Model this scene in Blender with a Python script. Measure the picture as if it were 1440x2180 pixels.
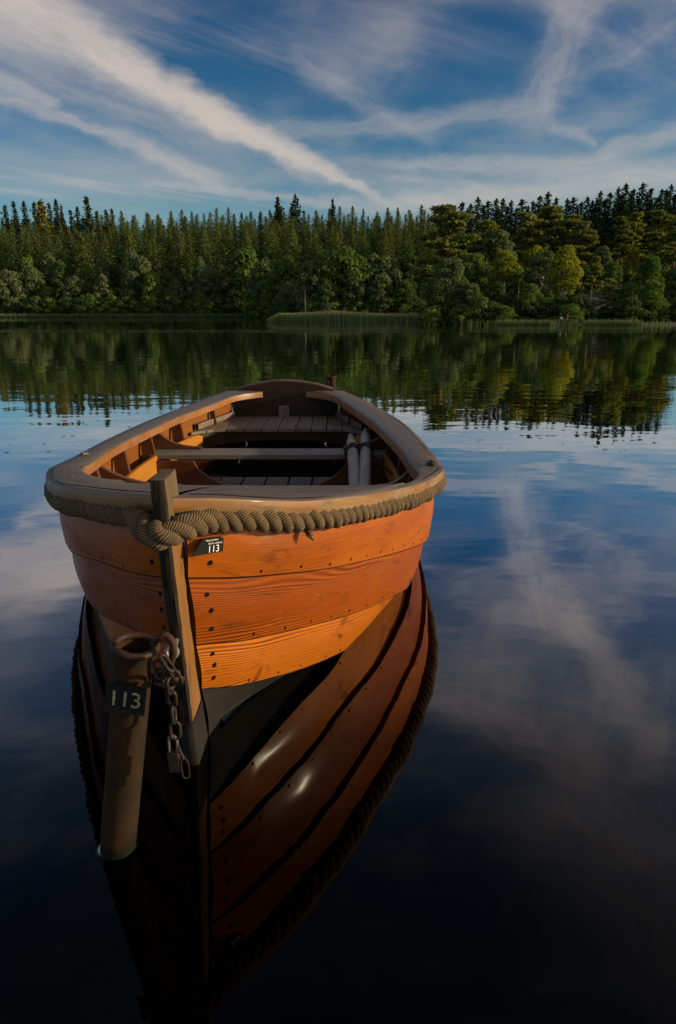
import bpy, math, random
import numpy as np
from mathutils import Vector, Matrix
R = math.radians
rnd = random.Random(7)
for o in list(bpy.data.objects): bpy.data.objects.remove(o)
S = bpy.context.scene
C = S.collection

# ------------------------------------------------------------------ camera
FPX, PITCH, CAMH = 1453.0, math.atan(424/1453.0), 1.0
cam = bpy.data.cameras.new('camera'); camo = bpy.data.objects.new('camera', cam); C.objects.link(camo)
cam.sensor_fit = 'VERTICAL'; cam.sensor_height = 36.0; cam.lens = 36.0*FPX/2180.0
camo.location = (0, 0, CAMH); camo.rotation_euler = (R(90)-PITCH, 0, 0)
cam.clip_start = 0.05; cam.clip_end = 9000
S.camera = camo
def at(px, py, Y):
    """point at distance Y on the line through photo pixel (px, py)"""
    u = (px-720)/FPX; v = (py-1090)/FPX
    cp, sp = math.cos(PITCH), math.sin(PITCH)
    d = Vector((u, cp-v*sp, -sp-v*cp))
    return Vector((0, 0, CAMH)) + d*(Y/d.y)

# ------------------------------------------------------------------ light and exposure
SUN_EL, SUN_AZ = 12.0, 95.0          # azimuth clockwise from +Y
S.view_settings.view_transform = 'Standard'; S.view_settings.look = 'None'
S.view_settings.gamma = 1.0; S.view_settings.exposure = 0.25
S.cycles.max_bounces = 8; S.cycles.transparent_max_bounces = 16
S.cycles.use_denoising = True
sun = bpy.data.lights.new('sun', 'SUN'); sun.energy = 4.9; sun.angle = R(1.2); sun.color = (1.0, 0.80, 0.52)
suno = bpy.data.objects.new('sun', sun); C.objects.link(suno)
sd = Vector((math.sin(R(SUN_AZ))*math.cos(R(SUN_EL)), math.cos(R(SUN_AZ))*math.cos(R(SUN_EL)), math.sin(R(SUN_EL))))
suno.rotation_euler = sd.to_track_quat('Z', 'Y').to_euler(); suno.location = sd*40

class NT:
    """small helper for building node trees"""
    def __init__(s, tree): s.t = tree; s.n = tree.nodes; s.l = tree.links
    def node(s, typ, **kw):
        n = s.n.new(typ)
        for k, v in kw.items(): setattr(n, k, v)
        return n
    def put(s, sock, v):
        if isinstance(v, bpy.types.NodeSocket): s.l.new(v, sock)
        elif v is not None:
            if hasattr(sock.default_value, '__len__') and isinstance(v, (tuple, list)) and len(sock.default_value) == 4 and len(v) == 3: v = (*v, 1)
            sock.default_value = v
    def m(s, op, a, b=None, c=None, clamp=False):
        n = s.node('ShaderNodeMath', operation=op, use_clamp=clamp)
        for i, v in enumerate((a, b, c)):
            if v is not None: s.put(n.inputs[i], v)
        return n.outputs[0]
    def vm(s, op, a, b=None):
        n = s.node('ShaderNodeVectorMath', operation=op)
        s.put(n.inputs[0], a)
        if b is not None: s.put(n.inputs[1], b)
        return n.outputs[0]
    def rng(s, v, a, b, c=0., d=1., smooth=False):
        n = s.node('ShaderNodeMapRange'); n.interpolation_type = 'SMOOTHSTEP' if smooth else 'LINEAR'; n.clamp = True
        for i, x in enumerate((v, a, b, c, d)): s.put(n.inputs[i], x)
        return n.outputs[0]
    def noise(s, vec, scale, detail=4., rough=.55, dist=0.):
        n = s.node('ShaderNodeTexNoise'); s.put(n.inputs['Vector'], vec)
        for k, v in (('Scale', scale), ('Detail', detail), ('Roughness', rough), ('Distortion', dist)): s.put(n.inputs[k], v)
        return n
    def mix(s, f, a, b, blend='MIX'):
        n = s.node('ShaderNodeMix', data_type='RGBA', blend_type=blend)
        s.put(n.inputs[0], f); s.put(n.inputs[6], a); s.put(n.inputs[7], b)
        return n.outputs[2]
    def ramp(s, f, stops, interp='LINEAR'):
        n = s.node('ShaderNodeValToRGB'); n.color_ramp.interpolation = interp
        e = n.color_ramp.elements
        while len(e) < len(stops): e.new(0.5)
        for el, (p, c) in zip(e, stops):
            el.position = p; el.color = (*c, 1) if len(c) == 3 else c
        s.put(n.inputs[0], f); return n.outputs[0]
    def xyz(s, v):
        n = s.node('ShaderNodeSeparateXYZ'); s.put(n.inputs[0], v); return n.outputs
    def comb(s, x, y, z):
        n = s.node('ShaderNodeCombineXYZ')
        for i, v in enumerate((x, y, z)): s.put(n.inputs[i], v)
        return n.outputs[0]

def build_world():
    w = bpy.data.worlds.new('World'); S.world = w; w.use_nodes = True
    t = NT(w.node_tree); t.n.clear()
    out = t.node('ShaderNodeOutputWorld'); bg = t.node('ShaderNodeBackground'); bg.inputs[1].default_value = 0.1
    t.l.new(bg.outputs[0], out.inputs[0])
    sky = t.node('ShaderNodeTexSky', sky_type='NISHITA'); sky.sun_disc = False
    sky.sun_elevation = R(SUN_EL); sky.sun_rotation = R(SUN_AZ); sky.air_density = 1.0; sky.dust_density = 0.6; sky.ozone_density = 2.2
    d = t.node('ShaderNodeTexCoord').outputs['Generated']
    x, y, z = t.xyz(d)
    az0 = t.m('MULTIPLY', t.m('ARCTAN2', x, y), 180/math.pi)
    el0 = t.m('MULTIPLY', t.m('ARCSINE', t.m('MINIMUM', t.m('MAXIMUM', z, -1.), 1.)), 180/math.pi)
    # feathery displacement of the cloud coordinates
    dn = t.noise(t.comb(t.m('MULTIPLY', az0, .11), t.m('MULTIPLY', el0, .2), 0), 1.0, 5., .6)
    dc = t.xyz(t.vm('SUBTRACT', dn.outputs['Color'], (.5, .5, .5)))
    dm = t.noise(t.comb(t.m('MULTIPLY', az0, .42), t.m('MULTIPLY', el0, .8), 4.), 1.0, 5., .62)
    dq = t.xyz(t.vm('SUBTRACT', dm.outputs['Color'], (.5, .5, .5)))
    az = t.m('ADD', az0, t.m('ADD', t.m('MULTIPLY', dc[0], 3.0), t.m('MULTIPLY', dq[0], 2.0))); el = t.m('ADD', el0, t.m('ADD', t.m('MULTIPLY', dc[1], 1.5), t.m('MULTIPLY', dq[1], 1.3)))
    def streak(a0, e0, a1, e1, w0, w1, amp, k=0., p=1.3, fib=.55, seed=0.):
        L = math.hypot(a1-a0, e1-e0); c, s_ = (a1-a0)/L, (e1-e0)/L
        da = t.m('SUBTRACT', az, a0); de = t.m('SUBTRACT', el, e0)
        u = t.m('DIVIDE', t.m('ADD', t.m('MULTIPLY', da, c), t.m('MULTIPLY', de, s_)), L)
        v = t.m('SUBTRACT', t.m('MULTIPLY', de, c), t.m('MULTIPLY', da, s_))
        if k: v = t.m('SUBTRACT', v, t.m('MULTIPLY', t.m('MULTIPLY', u, t.m('SUBTRACT', 1., u)), 4*k))
        wd = t.rng(u, 0., 1., w0, w1)
        mk = t.m('SUBTRACT', 1., t.m('DIVIDE', t.m('ABSOLUTE', v), wd), clamp=True)
        mk = t.m('POWER', t.rng(mk, 0., .9, smooth=True), p)
        ends = t.m('MULTIPLY', t.rng(u, -.12, .12, smooth=True), t.rng(u, 1.06, .86, smooth=True))
        f = t.noise(t.comb(t.m('MULTIPLY', u, L*.17), t.m('ADD', t.m('MULTIPLY', v, 1.15), seed), seed), 1.0, 9., .64, .5)
        fm = t.rng(f.outputs[0], .25, .72, 1-fib, 1.)
        return t.m('MULTIPLY', t.m('MULTIPLY', t.m('MULTIPLY', mk, ends), fm), amp)
    ST = STREAKS
    tot = None
    for q in ST:
        m_ = streak(*q[:7], **(q[7] if len(q) > 7 else {}))
        tot = m_ if tot is None else t.m('SUBTRACT', t.m('ADD', tot, m_), t.m('MULTIPLY', tot, m_))
    # thin cirrus veil, laid out on a high plane so that it converges towards the horizon
    zc = t.m('MAXIMUM', z, .06)
    px, py = t.m('DIVIDE', x, zc), t.m('DIVIDE', y, zc)
    ca, sa = math.cos(R(-38)), math.sin(R(-38))
    pu = t.m('ADD', t.m('MULTIPLY', px, ca), t.m('MULTIPLY', py, sa)); pv = t.m('SUBTRACT', t.m('MULTIPLY', py, ca), t.m('MULTIPLY', px, sa))
    v1 = t.noise(t.comb(t.m('MULTIPLY', pu, 1.5), t.m('MULTIPLY', pv, .42), 3.3), 1.0, 7., .6, .5)
    v2 = t.noise(t.comb(px, py, 9.1), .55, 3., .5)
    veil = t.m('MULTIPLY', t.rng(v1.outputs[0], .44, .80, smooth=True), t.rng(v2.outputs[0], .36, .66, smooth=True))
    v3 = t.noise(t.comb(t.m('MULTIPLY', az0, .05), t.m('MULTIPLY', el0, .16), 5.), 1.0, 4., .55, .4)
    veil = t.m('ADD', t.m('MULTIPLY', veil, t.rng(el0, 16., 36., .42, .95)), t.m('MULTIPLY', t.rng(v3.outputs[0], .38, .75, smooth=True), .34))
    veil = t.m('ADD', t.m('MULTIPLY', veil, t.rng(el0, 2., 9.)), t.rng(el0, 19., 26., .02, .10))
    tot = t.m('SUBTRACT', t.m('ADD', tot, veil), t.m('MULTIPLY', tot, veil), clamp=True)
    grade = t.node('ShaderNodeHueSaturation'); grade.inputs['Saturation'].default_value = SKY_SAT; t.l.new(sky.outputs[0], grade.inputs['Color'])
    skyc = t.mix(1.0, grade.outputs[0], SKY_TINT, 'MULTIPLY')
    skyc = t.mix(t.rng(el0, 6., 22.), skyc, t.mix(1.0, skyc, SKY_HIGH, 'MULTIPLY'))
    skyc = t.mix(t.rng(el0, 21., 40.), skyc, t.mix(1.0, skyc, SKY_TOP, 'MULTIPLY'))
    cl = t.mix(t.rng(el0, 14., 34.), CLOUD_LOW, CLOUD_HIGH)
    # warm fill glow added to the unseen sky, low to the right and behind
    gd = Vector((math.sin(R(128))*math.cos(R(16)), math.cos(R(128))*math.cos(R(16)), math.sin(R(16))))
    dot = t.node('ShaderNodeVectorMath', operation='DOT_PRODUCT'); t.put(dot.inputs[0], d); t.put(dot.inputs[1], tuple(gd))
    gn = t.noise(d, 3., 5., .6)
    gm = t.m('MULTIPLY', t.rng(dot.outputs['Value'], .66, .95, smooth=True), t.rng(gn.outputs[0], .3, .62, .35, 1.))
    t.l.new(t.mix(gm, t.mix(tot, skyc, cl), GLOW), bg.inputs[0])
GLOW = (7.6, 5.8, 4.0); SKY_SAT = 1.42; SKY_TINT = (.60, .80, .84); SKY_HIGH = (.34, .56, .68); SKY_TOP = (4.6, 2.7, 2.0)
CLOUD_LOW = (4.9, 4.35, 3.95); CLOUD_HIGH = (5.6, 4.8, 4.4)
# az0, el0, az1, el1 (degrees), half widths, strength
STREAKS = [
 (-27, 21.6, 4.2, 8.0, 3.1, .34, 1., dict(p=.8, seed=1., fib=.5)),
 (-17, 17.4, -1.5, 9.9, 1.5, .9, .75, dict(p=.9, seed=2., fib=.4)),
 (-30, 18.6, -6, 11.2, 3.6, 1.6, .42, dict(seed=21., fib=.7)),
 (-24.5, 14.0, -8.3, 9.1, .7, 1.5, .62, dict(k=.6, seed=3.)),
 (-26, 15.4, -20, 13.8, 1.1, .5, .55, dict(seed=4.)),
 (14.4, 13.0, 18.8, 25.0, 2.1, 3.0, .42, dict(seed=5., fib=.85)),
 (25, 19.6, 15.0, 14.4, 2.0, 1.2, .24, dict(seed=6., fib=.95)),
 (15.4, 12.9, 18.8, 11.6, .7, .5, .30, dict(seed=7.)),
 (-6, 12.6, 16, 14.2, 1.5, 1.3, .40, dict(seed=8., fib=.8)),
 (-3, 17.5, 8, 12.0, 1.6, 1.2, .28, dict(seed=18., fib=.9)),
 (4, 10.8, 22, 10.2, .9, 1.3, .48, dict(seed=9., fib=.8)),
 (2, 8.0, 32, 9.4, 1.3, 2.2, .62, dict(seed=10., fib=.6)),
 (19, 11., 30, 12.6, .8, 2.2, .5, dict(seed=20., fib=.7)),
 (-14, 9.2, 2, 8.0, .6, .6, .4, dict(seed=22.)),
 (20, 23.0, 29, 33, 2.0, 3.6, .60, dict(seed=11., fib=.5)),
 (5, 30.0, 27, 35.0, 2.2, 3.6, .65, dict(seed=12., fib=.8)),
 (20, 36., 40, 48., 8., 10., .7, dict(seed=13., fib=.6)),
 (-38, 20.0, -19, 17., 3.2, 2.0, .55, dict(seed=14.)),
]
build_world()

# ------------------------------------------------------------------ mesh helpers
class MB:
    def __init__(s): s.v = []; s.f = []; s.uv = []; s.mi = []; s.cur = 0
    def vert(s, p): s.v.append(tuple(p)); return len(s.v)-1
    def face(s, idx, uv=None): s.f.append(tuple(idx)); s.uv.append(uv or [(0, 0)]*len(idx)); s.mi.append(s.cur)
    def grid(s, P, UV, close=False):
        """P[i][j] points, UV[i][j]; quads between neighbouring rows"""
        ids = [[s.vert(p) for p in row] for row in P]
        n, mm = len(P), len(P[0])
        for i in range(n-1):
            for j in range(mm if close else mm-1):
                k = (j+1) % mm
                u4 = UV[i][k] if k else (UV[i][j][0], UV[i][j][1]+.01)
                u3 = UV[i+1][k] if k else (UV[i+1][j][0], UV[i+1][j][1]+.01)
                s.face((ids[i][j], ids[i+1][j], ids[i+1][k], ids[i][k]), [UV[i][j], UV[i+1][j], u3, u4])
        return ids
    def box(s, c, size, M=None, grain=0):
        c = Vector(c); M = M or Matrix.Identity(3)
        hx = [q/2 for q in size]; o = rnd.random()*3
        P = [Vector((sx*hx[0], sy*hx[1], sz*hx[2])) for sx in (-1, 1) for sy in (-1, 1) for sz in (-1, 1)]
        base = len(s.v)
        for p in P: s.v.append(tuple(c+M@p))
        a, b = [q for q in range(3) if q != grain]
        for f in ((0, 1, 3, 2), (4, 6, 7, 5), (0, 4, 5, 1), (2, 3, 7, 6), (0, 2, 6, 4), (1, 5, 7, 3)):
            s.face([base+i for i in f], [(P[i][grain]+o, P[i][a]+P[i][b]*1.3+o) for i in f])
    def prism(s, loop, vec, grain=None):
        """closed 3-D loop extruded along vec"""
        loop = [Vector(p) for p in loop]; vec = Vector(vec); n = len(loop)
        g = (Vector(grain) if grain else (loop[1]-loop[0])).normalized(); o = rnd.random()*3
        nrm = vec.normalized(); h = g.cross(nrm)
        uv = lambda p: (p.dot(g)+o, p.dot(h)+p.dot(nrm)*1.3+o)
        a = [s.vert(p) for p in loop]; b = [s.vert(p+vec) for p in loop]
        s.face(a[::-1], [uv(p) for p in loop[::-1]]); s.face(b, [uv(p+vec) for p in loop])
        for i in range(n):
            j = (i+1) % n
            s.face((a[i], a[j], b[j], b[i]), [uv(loop[i]), uv(loop[j]), uv(loop[j]+vec), uv(loop[i]+vec)])
    def tube(s, path, rad, n=10, closed=False, caps=True, sq=1.0):
        path = [Vector(p) for p in path]; N = len(path)
        rad = rad if hasattr(rad, '__len__') else [rad]*N
        tan = []
        for i in range(N):
            a = path[(i-1) % N] if (closed or i) else path[0]; b = path[(i+1) % N] if (closed or i < N-1) else path[-1]
            tan.append((b-a).normalized())
        nv = tan[0].orthogonal().normalized()
        P, UV, d = [], [], 0.
        for i in range(N):
            if i:
                nv = (nv - tan[i]*nv.dot(tan[i])).normalized(); d += (path[i]-path[i-1]).length
            bn = tan[i].cross(nv)
            P.append([path[i]+(nv*math.cos(2*math.pi*j/n)+bn*math.sin(2*math.pi*j/n)*sq)*rad[i] for j in range(n)])
            UV.append([(d, 2*math.pi*rad[i]*j/n) for j in range(n)])
        ids = s.grid(P, UV, True)
        if closed:
            # connect last ring to first with best rotation
            best = min(range(n), key=lambda r: (Vector(s.v[ids[-1][0]])-Vector(s.v[ids[0][r]])).length)
            for j in range(n):
                k = (j+1) % n
                s.face((ids[-1][j], ids[0][(j+best) % n], ids[0][(k+best) % n], ids[-1][k]))
        elif caps:
            s.face(ids[0][::-1]); s.face(ids[-1])
    def lathe(s, prof, c, n=32, M=None):
        """profile of (radius, height)"""
        M = M or Matrix.Identity(3); c = Vector(c)
        P = [[c+M@Vector((r*math.cos(2*math.pi*j/n), r*math.sin(2*math.pi*j/n), h)) for j in range(n)] for r, h in prof]
        d = 0; UV = []
        for i, (r, h) in enumerate(prof):
            if i: d += math.hypot(r-prof[i-1][0], h-prof[i-1][1])
            UV.append([(d, .25*j/n) for j in range(n)])
        s.grid([row[::-1] for row in P], UV, True)
    def build(s, name, mats, parent=None, smooth=True, bevel=0., auto=40, cols=None):
        me = bpy.data.meshes.new(name); me.from_pydata(s.v, [], s.f); me.update()
        mats = mats if isinstance(mats, (list, tuple)) else [mats]
        for q in mats: me.materials.append(q)
        if len(mats) > 1: me.polygons.foreach_set('material_index', s.mi)
        ul = me.uv_layers.new(name='grain')
        ul.data.foreach_set('uv', [c for f in s.uv for p in f for c in p])
        if smooth:
            me.polygons.foreach_set('use_smooth', [True]*len(me.polygons))
            if auto: me.set_sharp_from_angle(angle=R(auto))
        o = bpy.data.objects.new(name, me); C.objects.link(o)
        if parent: put_under(o, parent)
        if bevel:
            b = o.modifiers.new('edge', 'BEVEL'); b.width = bevel; b.segments = 2; b.limit_method = 'ANGLE'; b.angle_limit = R(40); b.harden_normals = False
        return o
def put_under(o, parent):
    o.parent = parent
    q = parent; M = Matrix.Translation(parent.location) @ parent.rotation_euler.to_matrix().to_4x4()
    while q.parent:
        q = q.parent; M = Matrix.Translation(q.location) @ q.rotation_euler.to_matrix().to_4x4() @ M
    o.matrix_parent_inverse = M.inverted()
def tag(o, label=None, cat=None, group=None, kind=None):
    for k, v in (('label', label), ('category', cat), ('group', group), ('kind', kind)):
        if v: o[k] = v
    return o
def thing(name, loc, label, cat, group=None):
    o = bpy.data.objects.new(name, None); C.objects.link(o); o.location = loc; o.empty_display_size = .1
    return tag(o, label, cat, group)
def smooth_curve(pts, n):
    """Catmull-Rom through pts (tuples), n samples per span"""
    P = [Vector(p) for p in pts]; out = []
    for i in range(len(P)-1):
        p0 = P[max(i-1, 0)]; p1 = P[i]; p2 = P[i+1]; p3 = P[min(i+2, len(P)-1)]
        for k in range(n):
            u = k/n
            out.append(.5*((2*p1)+(p2-p0)*u+(2*p0-5*p1+4*p2-p3)*u*u+(3*p1-p0-3*p2+p3)*u**3))
    out.append(P[-1]); return out

# ------------------------------------------------------------------ materials
def mat(name):
    m_ = bpy.data.materials.new(name); m_.use_nodes = True
    t = NT(m_.node_tree); t.n.clear()
    out = t.node('ShaderNodeOutputMaterial'); b = t.node('ShaderNodeBsdfPrincipled'); t.l.new(b.outputs[0], out.inputs[0])
    return m_, t, b, out
def wood(name, dark, mid, light, rough=.4, coat=.0, period=.008, fine=1.0, wear=.0, wearcol=(.25, .22, .19), stain=.3, bump=.15, wav=.09, coatrough=.12, spec=.4, scr=0.):
    m_, t, b, out = mat(name)
    uvn = t.node('ShaderNodeUVMap', uv_map='grain').outputs[0]
    ri = t.node('ShaderNodeObjectInfo').outputs['Random']
    uv = t.vm('ADD', uvn, t.comb(t.m('MULTIPLY', ri, 17.), t.m('MULTIPLY', ri, 5.3), 0.))
    x, y, z = t.xyz(uv)
    wv = t.node('ShaderNodeTexWave', wave_type='BANDS', bands_direction='Y', wave_profile='SIN')
    low = t.noise(t.comb(t.m('MULTIPLY', x, 1.3), t.m('MULTIPLY', y, 9.), 1.), 1.0, 2., .5)
    t.put(wv.inputs['Vector'], t.comb(t.m('MULTIPLY', x, .12), t.m('ADD', y, t.m('MULTIPLY', low.outputs[0], wav)), 0.))
    t.put(wv.inputs['Scale'], .314/period); t.put(wv.inputs['Distortion'], 2.2); t.put(wv.inputs['Detail'], 2.5); t.put(wv.inputs['Detail Scale'], .9)
    fib = t.noise(t.comb(t.m('MULTIPLY', x, 6.), t.m('MULTIPLY', y, 320.), 0.), 1.0, 3., .6)
    big = t.noise(t.comb(t.m('MULTIPLY', x, 1.8), t.m('MULTIPLY', y, 7.), 4.), 1.0, 4., .6)
    fmk = t.rng(t.noise(t.comb(t.m('MULTIPLY', x, 1.1), t.m('MULTIPLY', y, 8.), 6.), 1.0, 2., .5).outputs[0], .40, .60, .12, 1.)
    g = t.m('ADD', t.m('MULTIPLY', t.m('ADD', t.m('MULTIPLY', t.m('SUBTRACT', wv.outputs['Fac'], .5), fmk), .5), .45*fine), t.m('ADD', t.m('MULTIPLY', fib.outputs[0], .30), t.m('MULTIPLY', big.outputs[0], .62-.2*fine)))
    col = t.ramp(t.rng(g, .25, .85), [(0., dark), (.45, mid), (1., light)])
    blot = t.noise(t.comb(t.m('MULTIPLY', x, 9.), t.m('MULTIPLY', y, 22.), 2.), 1.0, 5., .65)
    col = t.mix(t.m('MULTIPLY', t.rng(blot.outputs[0], .56, .74), stain), col, tuple(c*.22 for c in dark))
    if scr:
        sn = t.noise(t.comb(t.m('MULTIPLY', x, 14.), t.m('MULTIPLY', y, 150.), 5.), 1.0, 4., .7, .6); sm = t.noise(t.comb(t.m('MULTIPLY', x, 3.), t.m('MULTIPLY', y, 6.), 9.), 1.0, 3., .6)
        col = t.mix(t.m('MULTIPLY', t.m('MULTIPLY', t.rng(sn.outputs[0], .60, .68), t.rng(sm.outputs[0], .5, .62)), scr), col, (.34, .19, .09))
        kn = t.noise(t.comb(t.m('MULTIPLY', x, 5.), t.m('MULTIPLY', y, 9.), 12.), 1.0, 2., .5, .8)
        col = t.mix(t.m('MULTIPLY', t.rng(kn.outputs[0], .66, .76), .7), col, tuple(c*.3 for c in dark))
    if wear:
        wn = t.noise(t.comb(t.m('MULTIPLY', x, 4.), t.m('MULTIPLY', y, 30.), 7.), 1.0, 6., .68)
        wf = t.m('MULTIPLY', t.rng(wn.outputs[0], .42, .62), wear)
        wc = t.mix(fib.outputs[0], tuple(c*.55 for c in wearcol), tuple(c*1.25 for c in wearcol))
        col = t.mix(wf, col, wc)
        t.put(b.inputs['Roughness'], t.m('ADD', rough, t.m('MULTIPLY', wf, .35)))
        if coat: t.put(b.inputs['Coat Weight'], t.m('MULTIPLY', coat, t.m('SUBTRACT', 1., wf)))
    else:
        t.put(b.inputs['Roughness'], t.rng(blot.outputs[0], .3, .7, rough*.75, rough*1.3))
        if coat: t.put(b.inputs['Coat Weight'], coat)
    t.put(b.inputs['Coat Roughness'], coatrough); t.put(b.inputs['Specular IOR Level'], spec)
    t.put(b.inputs['Base Color'], col)
    if bump:
        bn = t.node('ShaderNodeBump'); t.put(bn.inputs['Strength'], bump); t.put(bn.inputs['Distance'], .004)
        t.put(bn.inputs['Height'], t.m('ADD', t.m('MULTIPLY', g, .7), t.m('MULTIPLY', blot.outputs[0], .3)))
        t.l.new(bn.outputs[0], b.inputs['Normal'])
    return m_
def metal(name, base, rust, amount=.5, rough=.5, metallic=.6, scale=40., spec=.3, wet=False):
    m_, t, b, out = mat(name)
    co = t.node('ShaderNodeTexCoord').outputs['Object']
    n1 = t.noise(co, scale, 6., .65); n2 = t.noise(co, scale*.25, 3., .5)
    f = t.m('MULTIPLY', t.rng(t.m('ADD', t.m('MULTIPLY', n1.outputs[0], .6), t.m('MULTIPLY', n2.outputs[0], .4)), .42, .6), amount)
    col = t.mix(f, base, t.mix(n1.outputs[0], tuple(c*.5 for c in rust), rust))
    if wet:        # tide mark: algae and dirt just above the water
        zz = t.xyz(t.node('ShaderNodeNewGeometry').outputs['Position'])[2]
        col = t.mix(t.rng(t.m('ADD', zz, t.m('MULTIPLY', n1.outputs[0], .05)), .075, .045), col, (.008, .008, .004))
    t.put(b.inputs['Base Color'], col)
    t.put(b.inputs['Specular IOR Level'], spec)
    t.put(b.inputs['Metallic'], t.m('MULTIPLY', metallic, t.m('SUBTRACT', 1., f)))
    t.put(b.inputs['Roughness'], t.m('ADD', rough, t.m('MULTIPLY', f, .3)))
    bn = t.node('ShaderNodeBump'); t.put(bn.inputs['Strength'], .25); t.put(bn.inputs['Distance'], .002); t.put(bn.inputs['Height'], n1.outputs[0]); t.l.new(bn.outputs[0], b.inputs['Normal'])
    return m_
def flat(name, col, rough=.5, var=.15, scale=30., metallic=0., spec=.4):
    m_, t, b, out = mat(name)
    n1 = t.noise(t.node('ShaderNodeTexCoord').outputs['Object'], scale, 4., .6)
    t.put(b.inputs['Base Color'], t.mix(n1.outputs[0], tuple(c*(1-var) for c in col), tuple(c*(1+var) for c in col)))
    t.put(b.inputs['Roughness'], rough); t.put(b.inputs['Metallic'], metallic); t.put(b.inputs['Specular IOR Level'], spec)
    return m_
def leafmat(name, a, b_, trans=.3, vscale=.5):
    m_, t, b, out = mat(name); t.n.remove(b)
    g = t.node('ShaderNodeNewGeometry'); oi = t.node('ShaderNodeObjectInfo')
    n1 = t.noise(t.node('ShaderNodeTexCoord').outputs['Object'], vscale, 3., .6)
    f = t.m('ADD', t.m('MULTIPLY', n1.outputs[0], .55), t.m('ADD', t.m('MULTIPLY', oi.outputs['Random'], .4), t.m('MULTIPLY', g.outputs['Random Per Island'], .35)))
    col = t.mix(t.rng(f, .25, .95), a, b_)
    d = t.node('ShaderNodeBsdfDiffuse'); tr = t.node('ShaderNodeBsdfTranslucent'); gl = t.node('ShaderNodeMixShader')
    t.put(d.inputs[0], col); t.put(tr.inputs[0], t.mix(1., col, (1.2, 1.15, .5), 'MULTIPLY')); t.put(gl.inputs[0], trans)
    t.l.new(d.outputs[0], gl.inputs[1]); t.l.new(tr.outputs[0], gl.inputs[2]); t.l.new(gl.outputs[0], out.inputs[0])
    return m_

M = {}
M['plank_top'] = wood('varnished_plank_orange', (.085, .015, .001), (.30, .072, .002), (.46, .145, .005), .5, .14, .0055, .35, stain=.55, wav=.03, spec=.1, coatrough=.14, scr=.5)
M['plank_mid'] = wood('varnished_plank_red', (.040, .006, .001), (.18, .035, .002), (.30, .074, .004), .5, .15, .0068, 1.1, stain=.5, wav=.085, spec=.1, coatrough=.14, scr=.5)
M['plank_low'] = wood('varnished_plank_amber', (.06, .012, .001), (.25, .060, .003), (.39, .118, .006), .5, .12, .0085, 1.35, stain=.55, wav=.075, spec=.1, coatrough=.14, scr=.35)
M['plank_in'] = wood('varnished_inside', (.075, .021, .003), (.20, .064, .009), (.31, .115, .02), .42, .2, .014, .55, stain=.45)
M['frame'] = wood('varnished_frame', (.038, .011, .003), (.092, .029, .009), (.17, .064, .019), .45, .2, .012, .6, stain=.5)
M['riser'] = wood('varnished_riser', (.20, .07, .008), (.39, .155, .018), (.50, .235, .036), .42, .2, .014, .5, stain=.3)
M['cap'] = wood('weathered_cap', (.035, .018, .010), (.085, .046, .025), (.15, .09, .053), .44, .22, .008, .6, wear=1., wearcol=(.145, .122, .105), stain=.85, bump=.4, wav=.02, spec=.35, coatrough=.2, scr=.6)
M['cap_edge'] = wood('worn_cap_edge', (.08, .030, .006), (.20, .085, .016), (.29, .145, .038), .5, .1, .016, .25, wear=.7, wearcol=(.24, .18, .105), stain=1., bump=.6, wav=.015, spec=.3, scr=.9)
M['cap_in'] = wood('varnished_cap_inside', (.13, .045, .012), (.26, .10, .025), (.36, .165, .05), .4, .25, .012, .4, wear=.3, wearcol=(.26, .20, .15), stain=.5, wav=.015)
M['stem'] = wood('weathered_stem', (.055, .022, .004), (.16, .064, .012), (.26, .12, .03), .65, 0, .007, .8, wear=.4, wearcol=(.15, .115, .065), stain=1., bump=.8, wav=.03, spec=.15)
M['stem_front'] = wood('dark_stem_front', (.006, .004, .003), (.010, .007, .005), (.022, .015, .010), .65, 0, .008, .8, wear=.07, wearcol=(.08, .06, .04), stain=.5, bump=.6, wav=.03, spec=.15)  # near-black front faces of the stem, darker than its sides
M['post_top'] = wood('weathered_stem_top', (.025, .016, .009), (.07, .046, .024), (.17, .12, .062), .8, 0, .006, 1., wear=.5, wearcol=(.15, .12, .08), stain=.9, bump=1., wav=.03, spec=.15)
M['grey_wood'] = wood('grey_weathered_board', (.065, .052, .044), (.13, .108, .09), (.20, .17, .145), .55, .05, .012, .6, wear=.5, wearcol=(.21, .185, .16), stain=.6, bump=.3, wav=.03, spec=.15)
M['seat_wood'] = wood('worn_seat_board', (.07, .042, .026), (.15, .10, .068), (.235, .175, .125), .55, .08, .014, .5, wear=.75, wearcol=(.215, .19, .165), stain=.6, bump=.3, wav=.03, spec=.15)
M['dark_wood'] = wood('dark_stained_wood', (.010, .005, .003), (.026, .013, .007), (.055, .030, .016), .5, .12, .016, .6, stain=.6, wav=.04, spec=.3)
M['oar'] = wood('grey_oar', (.10, .075, .055), (.22, .175, .135), (.34, .285, .23), .5, .05, .010, .6, wear=.6, wearcol=(.31, .275, .24), stain=.85, bump=.35, wav=.02)
M['bottom_paint'] = flat('dark_bottom_paint', (.016, .0145, .013), .6, .6, 14., spec=.12)
M['nail'] = flat('dark_fastening', (.008, .005, .004), .8, .4, spec=.05)  # shared by nails, cap seam and the shadow beads along the laps
M['rivet'] = flat('copper_rivet', (.35, .25, .18), .35, .3, 60., .7)
M['pipe'] = metal('galvanised_rusty_pipe', (.018, .014, .009), (.058, .021, .006), .7, .62, .04, 16., .1, wet=True)
M['rod'] = metal('rusty_rod', (.028, .018, .013), (.06, .023, .010), .8, .5, .2, 45., .2)
M['iron'] = metal('dark_iron', (.022, .016, .012), (.052, .024, .012), .6, .5, .45, 90.)
M['steel'] = metal('worn_steel', (.22, .20, .18), (.10, .06, .035), .5, .42, .7, 80.)
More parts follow.
